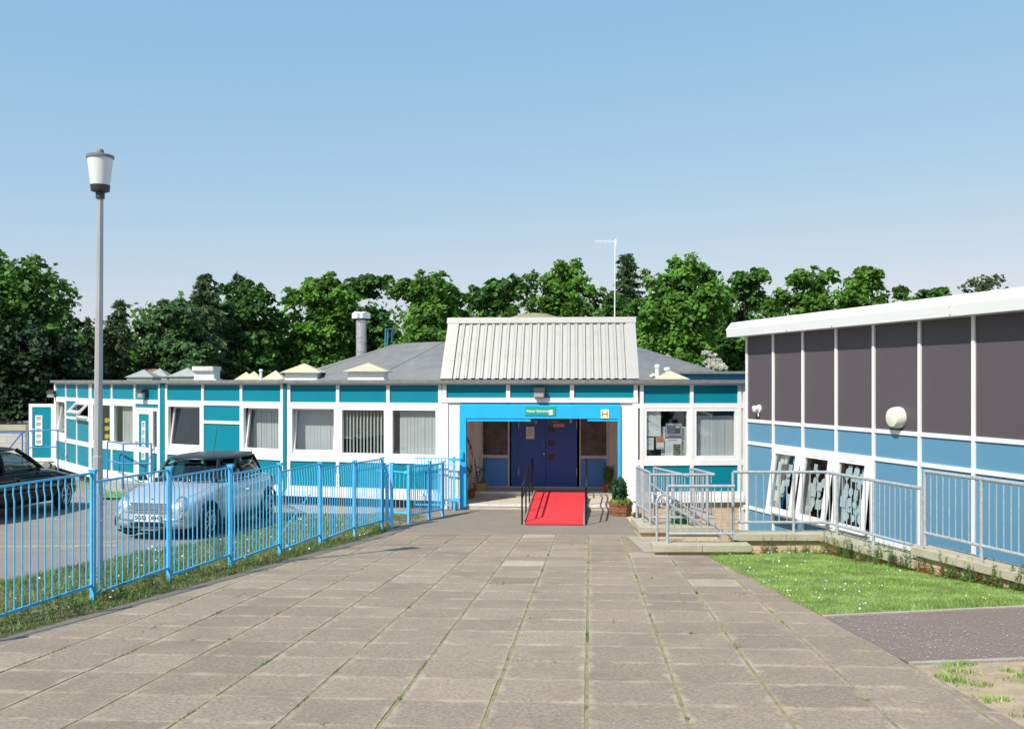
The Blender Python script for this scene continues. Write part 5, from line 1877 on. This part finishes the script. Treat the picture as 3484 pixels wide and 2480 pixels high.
def dark_car():
    t = thing('hatchback_car', 'black hatchback car with a rounded roofline parked by the block wall', 'car', (-10.62, 22.95, -1.215), local=True, rotz=R(168))
    st = [(0.02, .46, .30, .52), (.07, .62, .24, .60), (.22, .75, .20, .70), (.50, .82, .19, .79), (.85, .84, .19, .86), (1.15, .85, .19, .915), (1.7, .855, .19, .945), (2.5, .855, .19, .96), (3.1, .845, .20, .98), (3.5, .81, .23, .98), (3.72, .74, .28, .95), (3.80, .62, .36, .86)]
    mb = loft([body_ring(y, w, zb, zt, .04) for y, w, zb, zt in st])
    cuts = [cyl_x(s * .52, s * 1.2, y, .31, .345) for s in (-1, 1) for y in (.74, 3.12)]
    mk('body', finalize(mb, 2, cuts), M['carblack'], t, smooth='auto')
    for s in (-1, 1):
        for y in (.74, 3.12):
            wheel(t, s * .74, y, .305, .19, s, 6, R(10) if y < 1 else 0)
    g = mk('glasshouse', finalize(loft([se_ring(.98, 3.70, .79, .90), se_ring(1.10, 3.64, .785, .99), se_ring(1.50, 3.48, .72, 1.20), se_ring(1.86, 3.22, .62, 1.385)]), 1), M['carglass'], t, smooth=True)
    rf = loft([se_ring(1.74, 3.30, .655, 1.365), se_ring(1.76, 3.30, .65, 1.40), se_ring(1.92, 3.15, .58, 1.44), se_ring(2.2, 2.85, .38, 1.468), se_ring(2.45, 2.6, .1, 1.474)])
    mk('roof', finalize(rf, 1), M['carblack'], t, smooth=True)
    lo, hi = se_ring(1.06, 3.66, .795, .97), se_ring(1.78, 3.27, .65, 1.385)
    mb = MB()
    for k in (3, 9, 15, 21):
        mk('pillar', MB().tube([lo[k], lo[k].lerp(hi[k], .5) + Vector((0, 0, .02)), hi[k]], .045, 6), M['carblack'], t, smooth='auto')
    for s in (-1, 1):
        y = 2.62
        mk('pillar', MB().tube([(s * .785, y, .97), (s * .72, y, 1.2), (s * .645, y, 1.39)], .05, 6), M['carblack'], t, smooth='auto')
    mk('dashboard', MB().rbox(W, -.64, .64, 1.30, 1.65, .82, 1.0, .05), M['seat'], t)
    interior(t, 2.05, 2.9, .86, .6)
    for s in (-1, 1):
        mb = MB().lathe((0, 0, 0), [(.0, -.07), (.06, -.06), (.09, -.02), (.095, .035), (.088, .04)], 14)
        mm = mk('wing_mirror', _x(mb, Matrix.Rotation(R(-90), 3, 'X') @ Matrix.Diagonal((1.1, .75, 1)), Vector((s * .93, 1.46, 1.02))).tube([(s * .80, 1.46, .97), (s * .88, 1.46, 1.0)], .025, 6), M['carblack'], t, smooth='auto')
        mk('mirror_glass', _x(MB().lathe((0, 0, 0), [(.085, .0), (.08, .006)], 14), Matrix.Rotation(R(-90), 3, 'X') @ Matrix.Diagonal((1.1, .75, 1)), Vector((s * .93, 1.505, 1.02))), M['steel'], mm)
        mk('door_line', MB().tube([(s * .857, 1.22, .28), (s * .865, 1.20, .6), (s * .852, 1.22, .9)], .004, 4).tube([(s * .86, 2.36, .28), (s * .868, 2.40, .6), (s * .855, 2.38, .9)], .004, 4), M['dark'], t)
        mk('door_handle', MB().rbox(W, s * .87 - .02, s * .87 + .02, 2.1, 2.28, .76, .79, .01), M['carblack'], t)
        mk('side_repeater', MB().rbox(W, s * .845 - .012, s * .845 + .02, .96, 1.05, .66, .69, .008), M['orange'], t)
        mk('headlight', MB().rbox(W, s * .60 - .12, s * .60 + .12, .10, .30, .58, .70, .04), M['lens'], t)
        mk('body_moulding', MB().tube([(s * .868, 1.24, .50), (s * .868, 2.95, .52)], .014, 6), M['dark'], t)
    mk('aerial', MB().tube([(0, 3.1, 1.44), (0, 3.3, 1.62), (0, 3.48, 1.75)], .006, 5), M['black'], t)
    return t


dark_car()

# ------------------------------------------------------------------ trees
LM = {
    'a': leaf_mat('leaf_sycamore', (.125, .275, .040), .45),
    'b': leaf_mat('leaf_ash', (.095, .215, .040), .42),
    'c': leaf_mat('leaf_lime', (.15, .30, .048), .45),
    'd': leaf_mat('leaf_dark', (.085, .190, .044), .42),
    'e': leaf_mat('leaf_spruce', (.080, .14, .052), .25),
    'f': leaf_mat('leaf_rowan', (.095, .185, .062), .42),
    'y': leaf_mat('leaf_shaded', (.016, .040, .014), .1),  # shade below the big tree put into a near-black leaf colour
    'g': leaf_mat('leaf_pale', (.11, .15, .065), .35),
}
M['blossom'] = leaf_mat('blossom', (.80, .79, .70), .45, .06)
M['blossom_green'] = leaf_mat('blossom_green', (.34, .40, .22), .3, .1)
DX = 3484 / 2281.


def limbs(x, y, z0, ztop, r, n, spread, lean=0.):
    mb = MB()
    zt = z0 + (ztop - z0) * .8
    t = [(x + lean * k / 5 + random.uniform(-.08, .08), y, z0 + (zt - z0) * k / 5) for k in range(6)]
    mb.tube(t, r, 8, r * .25)
    for k in range(n):
        f = random.uniform(.25, .85)
        a = random.uniform(0, 2 * math.pi)
        b = Vector(t[0]).lerp(Vector(t[-1]), f)
        L_ = spread * random.uniform(.5, .95)
        e = b + Vector((math.cos(a) * L_, math.sin(a) * L_, random.uniform(.3, .9) * L_))
        mb.tube([b, b.lerp(e, .5) + Vector((0, 0, -.08 * L_)), e], r * .35, 5, r * .08)
    return mb


def tree(label, x0, x1, top, Y, mat, n=6500, leaf=.17, zlow=.3, lobes=16, open_=.0, extra=None, peaks=None, depth=.8, name='broadleaf_tree', group='trees behind the school', fill=.8):
    """x0, x1, top: extent of the crown in the photograph; peaks: outline bumps (x, y, half width)"""
    X0, X1 = ax(x0 * DX, Y), ax(x1 * DX, Y)
    zt = EYE - (top * DX - HY) * Y / F
    cx, hw = (X0 + X1) / 2, (X1 - X0) / 2
    cz, hh = (zt + zlow) / 2, (zt - zlow) / 2
    t = thing(name, label, 'tree', (cx, Y, -1.21), group)
    mk('trunk', limbs(cx, Y, -1.3, zt, .16 + .02 * hw, 9 if open_ < .5 else 22, hw * .9), M['bark'], t)
    L_ = []
    for k in range(lobes):
        while True:
            q = rng.uniform(-1, 1, 3)
            if np.linalg.norm(q) < 1 and np.linalg.norm(q) > .35:
                break
        rad = hw * rng.uniform(.36, .56)
        sc = 1 - rad / hw * .75
        L_.append((cx + q[0] * hw * sc, Y + q[1] * hw * depth * sc, cz + q[2] * (hh - rad * .8), rad, rad * rng.uniform(.75, 1.0)))
    # a lobe that reaches the top and ones that reach the flanks
    L_.append((cx + rng.uniform(-.15, .15) * hw, Y, zt - hw * .36, hw * .42, hw * .36))
    for px, py, pw in (peaks or ()):
        r_ = pw * DX * Y / F
        L_.append((ax(px * DX, Y), Y - rng.uniform(0, .5) * hw, EYE - (py * DX - HY) * Y / F - r_ * .8, r_, r_ * .85))
    P, Nn = [], []
    tot = sum(l[3] ** 2 for l in L_)
    for (a, b, c, r_, rz) in L_:
        k = int(n * r_ * r_ / tot)
        d = rng.normal(size=(k, 3))
        d /= np.linalg.norm(d, axis=1)[:, None]
        # pads of leaves on the twig ends, flattened, catching the light on top and dark below
        m_ = max(8, k // 42)
        tw = rng.normal(size=(m_, 3))
        tw /= np.linalg.norm(tw, axis=1)[:, None]
        tw *= rng.uniform(.62, 1.10, (m_, 1))
        idx = rng.integers(0, m_, k)
        off = rng.normal(size=(k, 3)) * np.array([.17, .17, .085])
        off[:, 2] -= .35 * (off[:, 0] ** 2 + off[:, 1] ** 2) / .17
        p = tw[idx] + off
        nn = tw[idx] * .7 + np.array([0, 0, .9])
        P.append(p * np.array([r_, r_, rz]) + np.array([a, b, c]))
        Nn.append(nn)
        kk = k // 5
        P.append(d[:kk] * rng.uniform(.1, .72, (kk, 1)) * np.array([r_, r_, rz]) + np.array([a, b, c]))
        Nn.append(d[:kk])
    P, Nn = np.concatenate(P), np.concatenate(Nn)
    keep = (P[:, 2] > zlow - .6) & (np.abs(P[:, 0] - cx) < hw * 1.12)
    P, Nn = P[keep], Nn[keep]
    k = len(P)
    q = rand_quads(P, rng.uniform(.6, 1.35, k) * leaf, Nn, 1.5, 1.5)
    soup('crown', q, 4, LM[mat], t, rng.uniform(.7, 1.3, k))
    if extra:
        mt, cnt, size = extra
        can = np.nonzero((Nn[:, 1] < .15) & (Nn[:, 2] > .2))[0]
        sel = can[rng.integers(0, len(can), cnt)]
        soup('blossom', rand_quads(P[sel] + (Nn[sel] * np.array([1, 1, .6])) * .12, size, asp=1.3), 4, M[mt], t, rng.uniform(.7, 1.15, cnt))
    return t


def conifer(label, px, top, hwpx, Y, n=5200, low=-.5, lean=0., droop=.35, mat='e', sparse=1., dens=1.):
    x = ax(px * DX, Y)
    zt = EYE - (top * DX - HY) * Y / F
    w = hwpx * DX * Y / F
    t = thing('conifer_tree', label, 'tree', (x, Y, -1.21), 'trees behind the school')
    mb = MB().tube([(x - lean, Y, -1.3), (x - lean * .4, Y, (zt - 1) / 2), (x, Y, zt)], .2, 8, .015)
    P, D = [], []
    z = zt - .15
    lev = 0
    while z > low:
        f = (zt - z) / (zt - low)
        bl = w * min(1, .08 + 1.05 * f ** .65)
        nb = int(5 + 5 * f)
        xc = x - lean * f ** 1.2
        for k in range(nb):
            a = 2 * math.pi * (k + random.random() * .7) / nb
            L_ = bl * random.uniform(.6, 1.18)
            dv = Vector((math.cos(a), math.sin(a), 0))
            o_ = Vector((xc, Y, z + random.uniform(-.1, .1)))
            e = o_ + dv * L_ + Vector((0, 0, .22 * L_ - droop * L_ * (.6 + .6 * f)))
            m_ = o_.lerp(e, .5) + Vector((0, 0, .10 * L_))
            mb.tube([o_, m_, e], .018 + .01 * f, 4, .006)
            c = max(5, int(34 * L_ * dens))
            tt = rng.uniform(.12, 1.05, (c, 1))
            o1, m1, e1 = (np.array(v) for v in (o_, m_, e))
            p = o1 * (1 - tt) ** 2 + 2 * m1 * tt * (1 - tt) + e1 * tt ** 2
            side = np.array([-dv.y, dv.x, 0])
            sw = rng.uniform(-1, 1, (c, 1)) * (.30 * L_ * (1.05 - tt) + .06)
            p = p + side * sw + np.array([0, 0, -1]) * np.abs(rng.normal(size=(c, 1))) * .09
            P.append(p)
            D.append(np.repeat((np.array(dv) * .8 + np.array([0, 0, -.25]))[None], c, 0) + side * np.sign(sw) * .6)
        z -= (.20 + .16 * f) / sparse
        lev += 1
    mk('trunk', mb, M['bark'], t)
    P, D = np.concatenate(P), np.concatenate(D)
    k = len(P)
    d = rng.normal(size=(k, 3)) * .5 + np.array([0, 0, 1])
    q = rand_quads(P, rng.uniform(.7, 1.3, k) * .105, d, .5, 3.2, up=D * 2)
    soup('crown', q, 4, LM[mat], t, rng.uniform(.6, 1.3, k))
    return t


# (label, left, right, top in photo thumbnail pixels, distance, leaf)
tree('big loose leafed broadleaf tree taller than its dark neighbours beside the lamp post', -170, 168, 556, 39, 'b', 20925, .17, .6, 20, .6, peaks=[(12, 552, 22), (95, 566, 28), (135, 610, 26), (152, 645, 16), (60, 590, 30), (-40, 600, 60)])
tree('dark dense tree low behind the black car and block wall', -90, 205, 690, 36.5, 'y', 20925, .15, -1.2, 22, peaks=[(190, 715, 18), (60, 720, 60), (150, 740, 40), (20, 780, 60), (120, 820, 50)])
conifer('thin dark spruce close by the lamp post', 196, 705, 34, 44, low=-1)
conifer('straggly spruce with a bent bare top just beyond the lamp post', 268, 664, 75, 42, lean=.9, low=-1, droop=.55, sparse=1.1, dens=1.2)
tree('rounded whitebeam with pale blossom behind the grey rooflights', 292, 500, 662, 43, 'f', 19762, .15, -.8, 18, extra=('blossom_green', 700, .11), peaks=[(400, 668, 34), (440, 690, 36), (340, 700, 34), (480, 740, 30)])
conifer('tall spruce with feathery drooping boughs behind the white vent box', 458, 610, 120, 46, lean=.3, low=-1, droop=.5, dens=1.25)
conifer('pale tipped spruce rising behind the dark broadleaf by the white vent box', 528, 604, 70, 50, low=-1, droop=.5)
tree('dark green broadleaf with a pointed crown between the spruces and the lighter trees', 470, 640, 628, 48, 'd', 18600, .16, -.8, 18, peaks=[(505, 632, 20), (560, 628, 26), (602, 655, 14), (610, 690, 26), (585, 720, 34)])
tree('broad light green sycamore standing left of the steel flue', 620, 800, 612, 50, 'a', 22087, .17, -1, 20, peaks=[(700, 616, 36), (740, 610, 28), (660, 640, 30), (640, 690, 30), (770, 640, 34)])
tree('dark sycamore crowded in directly behind the steel flue', 752, 890, 612, 53, 'd', 17437, .17, -1, 18, peaks=[(790, 622, 30), (830, 614, 24), (860, 612, 18), (800, 680, 40)])
tree('domed bright green sycamore between the flue and the metal canopy', 855, 1048, 606, 49, 'a', 22087, .17, -1, 20, peaks=[(900, 622, 34), (965, 605, 40), (1005, 640, 36), (1025, 690, 28)])
tree('low bright green sapling just behind the teal ladder hoop', 855, 1005, 722, 45, 'c', 11625, .15, -1, 14, peaks=[(880, 760, 30), (960, 728, 36)])
tree('mid green sycamore rising over the left end of the metal canopy', 1035, 1185, 614, 51, 'b', 18600, .17, -1, 18, peaks=[(1065, 640, 28), (1110, 622, 30), (1150, 618, 28)])
tree('large feathery ash tree behind the mossy roof dome', 1140, 1345, 580, 53, 'c', 22087, .16, -1, 20, peaks=[(1190, 610, 34), (1255, 578, 38), (1300, 604, 30), (1325, 640, 26)])
conifer('narrow dark conifer with a spiky tip behind the aerial mast', 1397, 562, 88, 52, low=-1, droop=.15, dens=1.3)
tree('small dark tree filling the gap below the spiky conifer', 1305, 1430, 655, 50, 'b', 12787, .16, -1, 14)
tree('largest rounded sycamore just right of the aerial mast', 1402, 1625, 570, 48, 'a', 26737, .17, -1, 24, peaks=[(1460, 600, 40), (1530, 568, 46), (1580, 600, 36), (1440, 660, 36), (1600, 660, 30)])
tree('dark sycamore with two ragged tops behind the corner of the classroom block', 1585, 1735, 598, 52, 'b', 19762, .17, -1, 18, peaks=[(1640, 608, 26), (1692, 596, 22), (1610, 640, 30), (1720, 660, 22)])
tree('mid green sycamore with twin tops over the near end of the white eave', 1705, 1885, 596, 50, 'a', 20925, .17, -1, 18, peaks=[(1775, 602, 26), (1835, 594, 24), (1735, 640, 30), (1862, 640, 24)])
tree('narrow topped sycamore above the middle of the white eave', 1862, 1990, 596, 51, 'c', 18600, .17, -1, 16, peaks=[(1935, 594, 24), (1890, 650, 28), (1960, 660, 26)])
tree('small dark green tree peeping over the white eave beside the narrow topped sycamore', 1972, 2040, 636, 54, 'b', 9300, .16, -1, 12)
tree('low rounded tree just showing above the white eave', 2020, 2125, 640, 52, 'b', 11625, .16, -1, 12, peaks=[(2060, 648, 30), (2090, 640, 28), (2030, 655, 26)])
tree('sparse pale leafed tree with twigs showing above the white eave', 2118, 2260, 606, 54, 'g', 3487, .14, 1.5, 16, .9, peaks=[(2165, 614, 26), (2200, 606, 28), (2240, 640, 16)])
for lab, a, b, tp, Y in (('white blossoming hawthorn bush behind the teal roof lantern', 1535, 1628, 779, 40.5), ('smaller white blossoming bush at the foot of the cone roof', 1456, 1502, 790, 43)):
    tree(lab, a, b, tp, Y, 'b', 1800, .12, .2, 10, extra=('blossom', 3800, .15), name='hawthorn_bush', group='white blossoming bushes')
# the wood behind that closes the gaps low down
P = []
for k in range(340):
    x, y = rng.uniform(-42, 40), rng.uniform(57, 64)
    r_ = rng.uniform(1.6, 2.8)
    z = rng.uniform(-.5, 4.1)
    m_ = 330
    d = rng.normal(size=(m_, 3))
    d /= np.linalg.norm(d, axis=1)[:, None]
    P.append(d * r_ * rng.uniform(.6, 1.05, (m_, 1)) + np.array([x, y, z]))
for k in range(120):
    x, y = rng.uniform(7, 27), rng.uniform(54, 58)
    r_ = rng.uniform(1.2, 1.9)
    z = rng.uniform(1.0, 4.6)
    d = rng.normal(size=(260, 3))
    d /= np.linalg.norm(d, axis=1)[:, None]
    P.append(d * r_ * rng.uniform(.5, 1.08, (260, 1)) + np.array([x, y, z]))
P = np.concatenate(P)
tag(soup('woodland_understorey', rand_quads(P, rng.uniform(.16, .30, len(P))), 4, LM['a'], None, rng.uniform(.6, 1.1, len(P))), kind='stuff')

# the trees on the other side of the grounds, seen only as reflections in the panes
P = []
for k in range(90):
    a = rng.uniform(R(175), R(300))
    rad = rng.uniform(44, 56)
    r_ = rng.uniform(2.0, 3.6)
    z = rng.uniform(0, 6.5)
    d = rng.normal(size=(260, 3))
    d /= np.linalg.norm(d, axis=1)[:, None]
    P.append(d * r_ * rng.uniform(.6, 1.05, (260, 1)) + np.array([rad * math.cos(a) - 2, 12 + rad * math.sin(a), z]))
P = np.concatenate(P)
tag(soup('woodland_edge', rand_quads(P, rng.uniform(.4, .8, len(P))), 4, LM['b'], None, rng.uniform(.6, 1.1, len(P))), kind='stuff')

# ------------------------------------------------------------------ grass, weeds, daisies, petals
def in_poly(x, y, poly):
    r_ = np.zeros(len(x), bool)
    j = len(poly) - 1
    for i in range(len(poly)):
        xi, yi = poly[i]
        xj, yj = poly[j]
        c = ((yi > y) != (yj > y)) & (x < (xj - xi) * (y - yi) / (yj - yi + 1e-12) + xi)
        r_ ^= c
        j = i
    return r_


gzv = lambda y: -SLOPE * np.minimum(y, KINK)


def scatter(poly, n):
    p = np.array(poly)
    x = rng.uniform(p[:, 0].min(), p[:, 0].max(), n * 3)
    y = rng.uniform(p[:, 1].min(), p[:, 1].max(), n * 3)
    k = in_poly(x, y, poly)
    return x[k][:n], y[k][:n]


def vnoise(x, y, s):
    return .5 + .25 * (np.sin(x * s + 1.3 * np.sin(y * s * .7)) + np.sin(y * s * 1.3 + 1.7 * np.sin(x * s * .6 + 2)))


def grass(name, x, y, h, mat, wid=.004, lean=.5, tone=(.7, 1.3), straw=0.):
    n = len(x)
    a = rng.uniform(0, 2 * np.pi, n)
    b = np.stack([x, y, gzv(y) - .012], 1)
    s = np.stack([np.cos(a), np.sin(a), 0 * a], 1) * wid * rng.uniform(.7, 1.4, (n, 1))
    a2 = rng.uniform(0, 2 * np.pi, n)
    hh = (h if np.isscalar(h) else h[:n]) * rng.uniform(.5, 1.2, n)
    t = b + np.stack([np.cos(a2) * hh * lean, np.sin(a2) * hh * lean, hh + .012], 1)
    q = np.stack([b - s, b + s, t], 1).reshape(-1, 3)
    tn = rng.uniform(*tone, n)[:, None] * np.ones((1, 3))
    if straw:
        k = rng.random(n) < straw
        tn[k] *= np.array([2.1, 1.25, 1.5])
    return tag(soup(name, q, 3, mat, None, tn), kind='stuff')


LM['grass'] = leaf_mat('grass_blade', (.23, .37, .095), .3, .28, 2.5)
LM['grass_dark'] = leaf_mat('grass_verge', (.15, .235, .06), .3, .4, 3)
LM['weed'] = leaf_mat('weed_leaf', (.17, .26, .075), .35, .3, 3)
x, y = scatter(lawn_poly, 70000)
x = np.where(x < 3.06, x - .10 * rng.random(len(x)) * vnoise(x * 3, y, 4.), x)
grass('lawn_grass', x, y, .020 + .026 * vnoise(x, y, 3.1) ** 2, LM['grass'], .0042, .8, straw=.12)
near = [(-7.2, 7), (left_edge(6) - .23, 6), (left_edge(18.4) - .21, 18.4), (-1.8, 20.7), (-2.1, 21.1), (-4.6, 21.1), (-5.33, 17.2), (-5.88, 14.5), (-6.1, 12.3), (-6.5, 10.5)]
x, y = scatter(near, 52000)
k = rng.random(len(x)) < .35 + .65 * vnoise(x, y, 2.7)
grass('verge_grass', x[k], y[k], .028 + .05 * vnoise(x[k], y[k], 1.9), LM['grass_dark'], .0048, .7, straw=.2)
x, y = scatter([(-10.1, 23.9), (-8.3, 23.75), (-8.5, 24.9), (-10.2, 25.1)], 2500)
grass('kerb_grass_blades', x, y, .07, LM['grass'], .008)
# tufts on the bare ground and in the paving joints
cx_, cy_ = [], []
for k in range(170):
    a, b = rng.uniform(2.98, 5.2), rng.uniform(4.6, 7.9)
    if b > 7.36 + (a - 2.98) * .16:
        continue
    edge = min(abs(a - 2.98), abs(b - 7.36 - (a - 2.98) * .16))
    if rng.random() > math.exp(-edge * 1.6) + .18:
        continue
    m_ = int(rng.uniform(25, 110))
    r_ = rng.uniform(.02, .08)
    cx_.append(a + rng.normal(size=m_) * r_)
    cy_.append(b + rng.normal(size=m_) * r_ * .7)
x, y = np.concatenate(cx_), np.concatenate(cy_)
k = (x > 2.99) & (y < 7.34 + (x - 2.98) * .16)
grass('grass_tufts', x[k], y[k], .032, LM['grass'], .0045, .8, straw=.15)
cx_, cy_ = [], []
for k in range(150):
    i, j = random.randint(-12, 4), random.uniform(-4, 21)
    q = O2 + ex * (i * .6) + ey * (j * .6)
    if random.random() < .25:
        q = O2 + ex * (random.uniform(-12, 4) * .6) + ey * (round(j) * .6)
    if not (left_edge(q.y) + .05 < q.x < 2.93 and q.y < 18.2):
        continue
    m_ = random.randint(6, 34)
    d = ey if random.random() < .75 else ex
    s_ = rng.normal(size=m_) * random.uniform(.02, .13)
    cx_.append(q.x + d.x * s_ + rng.normal(size=m_) * .004)
    cy_.append(q.y + d.y * s_ + rng.normal(size=m_) * .004)
grass('joint_grass', np.concatenate(cx_), np.concatenate(cy_), .020, LM['grass_dark'], .004, .8)


def weeds(name, pts, mat, red=0.):
    """upright leafy stems; pts: (x, y, height)"""
    V, T = [], []
    for x, y, h in pts:
        z = gz(y) - .01
        lean_ = rng.normal(size=2) * .10 * h
        m_ = int(20 + 70 * h)
        t = np.sort(rng.uniform(.05, 1, m_))
        c = np.stack([x + lean_[0] * t ** 1.5, y + lean_[1] * t ** 1.5, z + h * t], 1)
        a = rng.uniform(0, 2 * np.pi, m_)
        o_ = np.stack([np.cos(a), np.sin(a), rng.uniform(.1, .8, m_)], 1)
        L_ = (.055 * (1.15 - t * .8) * rng.uniform(.6, 1.4, m_) * (.6 + h))[:, None]
        s = np.stack([-np.sin(a), np.cos(a), 0 * a], 1) * L_ * .2
        V.append(np.stack([c, c + o_ * L_ * .5 + s, c + o_ * L_ - np.array([0, 0, .3]) * L_, c + o_ * L_ * .5 - s], 1).reshape(-1, 3))
        tn = rng.uniform(.7, 1.3, (m_, 1)) * np.ones((1, 3))
        if red and rng.random() < red:
            tn[t < .45] *= np.array([3.2, .45, .9])
        T.append(tn)
        # stem
        e = np.array([[x - .003, y, z], [x + .003, y, z], [x + lean_[0] + .002, y + lean_[1], z + h], [x + lean_[0] - .002, y + lean_[1], z + h]])
        V.append(e)
        T.append(np.ones((1, 3)) * .9)
    return tag(soup(name, np.concatenate(V), 4, mat, None, np.concatenate(T)), kind='stuff')


pts = []
for k in range(120):
    y = rng.uniform(8.6, 13.5) if k < 85 else rng.uniform(13.5, 20)
    x = left_edge(y) - rng.uniform(.30, .95) if k % 3 else left_edge(y) - rng.uniform(.35, 1.3)
    pts.append((x, y, rng.uniform(.12, .34) * (1.25 if y < 11.5 and x < left_edge(y) - .5 else .6)))
weeds('verge_weeds', pts, LM['weed'])
pts = []
for k in range(230):
    t = rng.uniform(0, 1) ** .9
    y = 15.0 - 4.6 * t
    x = 4.85 + .2475 / .969 * (15.3 - y) - .17 - abs(rng.normal()) * .09
    pts.append((x, y, rng.uniform(.08, .40) * (.6 + .5 * rng.random())))
for k in range(34):
    pts.append((rng.uniform(3.3, 4.6), 15.12 - abs(rng.normal()) * .07, rng.uniform(.08, .34) * rng.random() + .06))
weeds('wall_weeds', pts, LM['weed'], .18)
# daisies
x, y = scatter(lawn_poly, 210)
w_ = np.exp(-np.abs(x - 3.1) * 1.6) + np.exp(-np.abs(y - 9.9 - (x - 3) * .26) * 4) * .8 + np.exp(-np.abs(y - 15) * 2.5) * .8 + .05
k = rng.random(len(x)) < w_
x, y = x[k], y[k]
c = np.stack([x, y, gzv(y) + rng.uniform(.03, .07, len(x))], 1)
q = rand_quads(c, rng.uniform(.014, .023, len(x)), np.array([0, -.4, 1.]), 2.5, 1.0)
x, y = scatter(near, 140)
c2 = np.stack([x, y, gzv(y) + rng.uniform(.05, .09, len(x))], 1)
q2 = rand_quads(c2, rng.uniform(.018, .03, len(x)), np.array([0, -.4, 1.]), 2.5, 1.0)
tag(soup('daisies', np.concatenate([q, q2]), 4, M['paper']), kind='stuff')
# fallen petals
X, Yv = scatter([(3.0, 7.45), (7.5, 8.2), (7.5, 10.45), (3.0, 9.42)], 4800)
k = rng.random(len(X)) < .25 + .75 * vnoise(X, Yv, 2.3)
X, Yv = X[k], Yv[k]
x2, y2 = scatter([(1.6, 18.6), (2.3, 18.4), (2.3, 21.6), (1.5, 21.4)], 260)
x3, y3 = scatter([(-3.5, 5), (2.9, 5), (2.9, 17.5), (-2.4, 17.5)], 150)
x4, y4 = scatter([(-1.8, 18.6), (2.0, 18.6), (1.8, 21.6), (-1.0, 21.6)], 120)
x, y = np.concatenate([X, x2, x3, x4]), np.concatenate([Yv, y2, y3, y4])
c = np.stack([x, y, gzv(y) + .008], 1)
tag(soup('fallen_petals', rand_quads(c, rng.uniform(.006, .013, len(x)), np.array([0, 0, 1.]), 8, 1.3), 4, pm('petal', (.46, .40, .36), .8, .05)), kind='stuff')
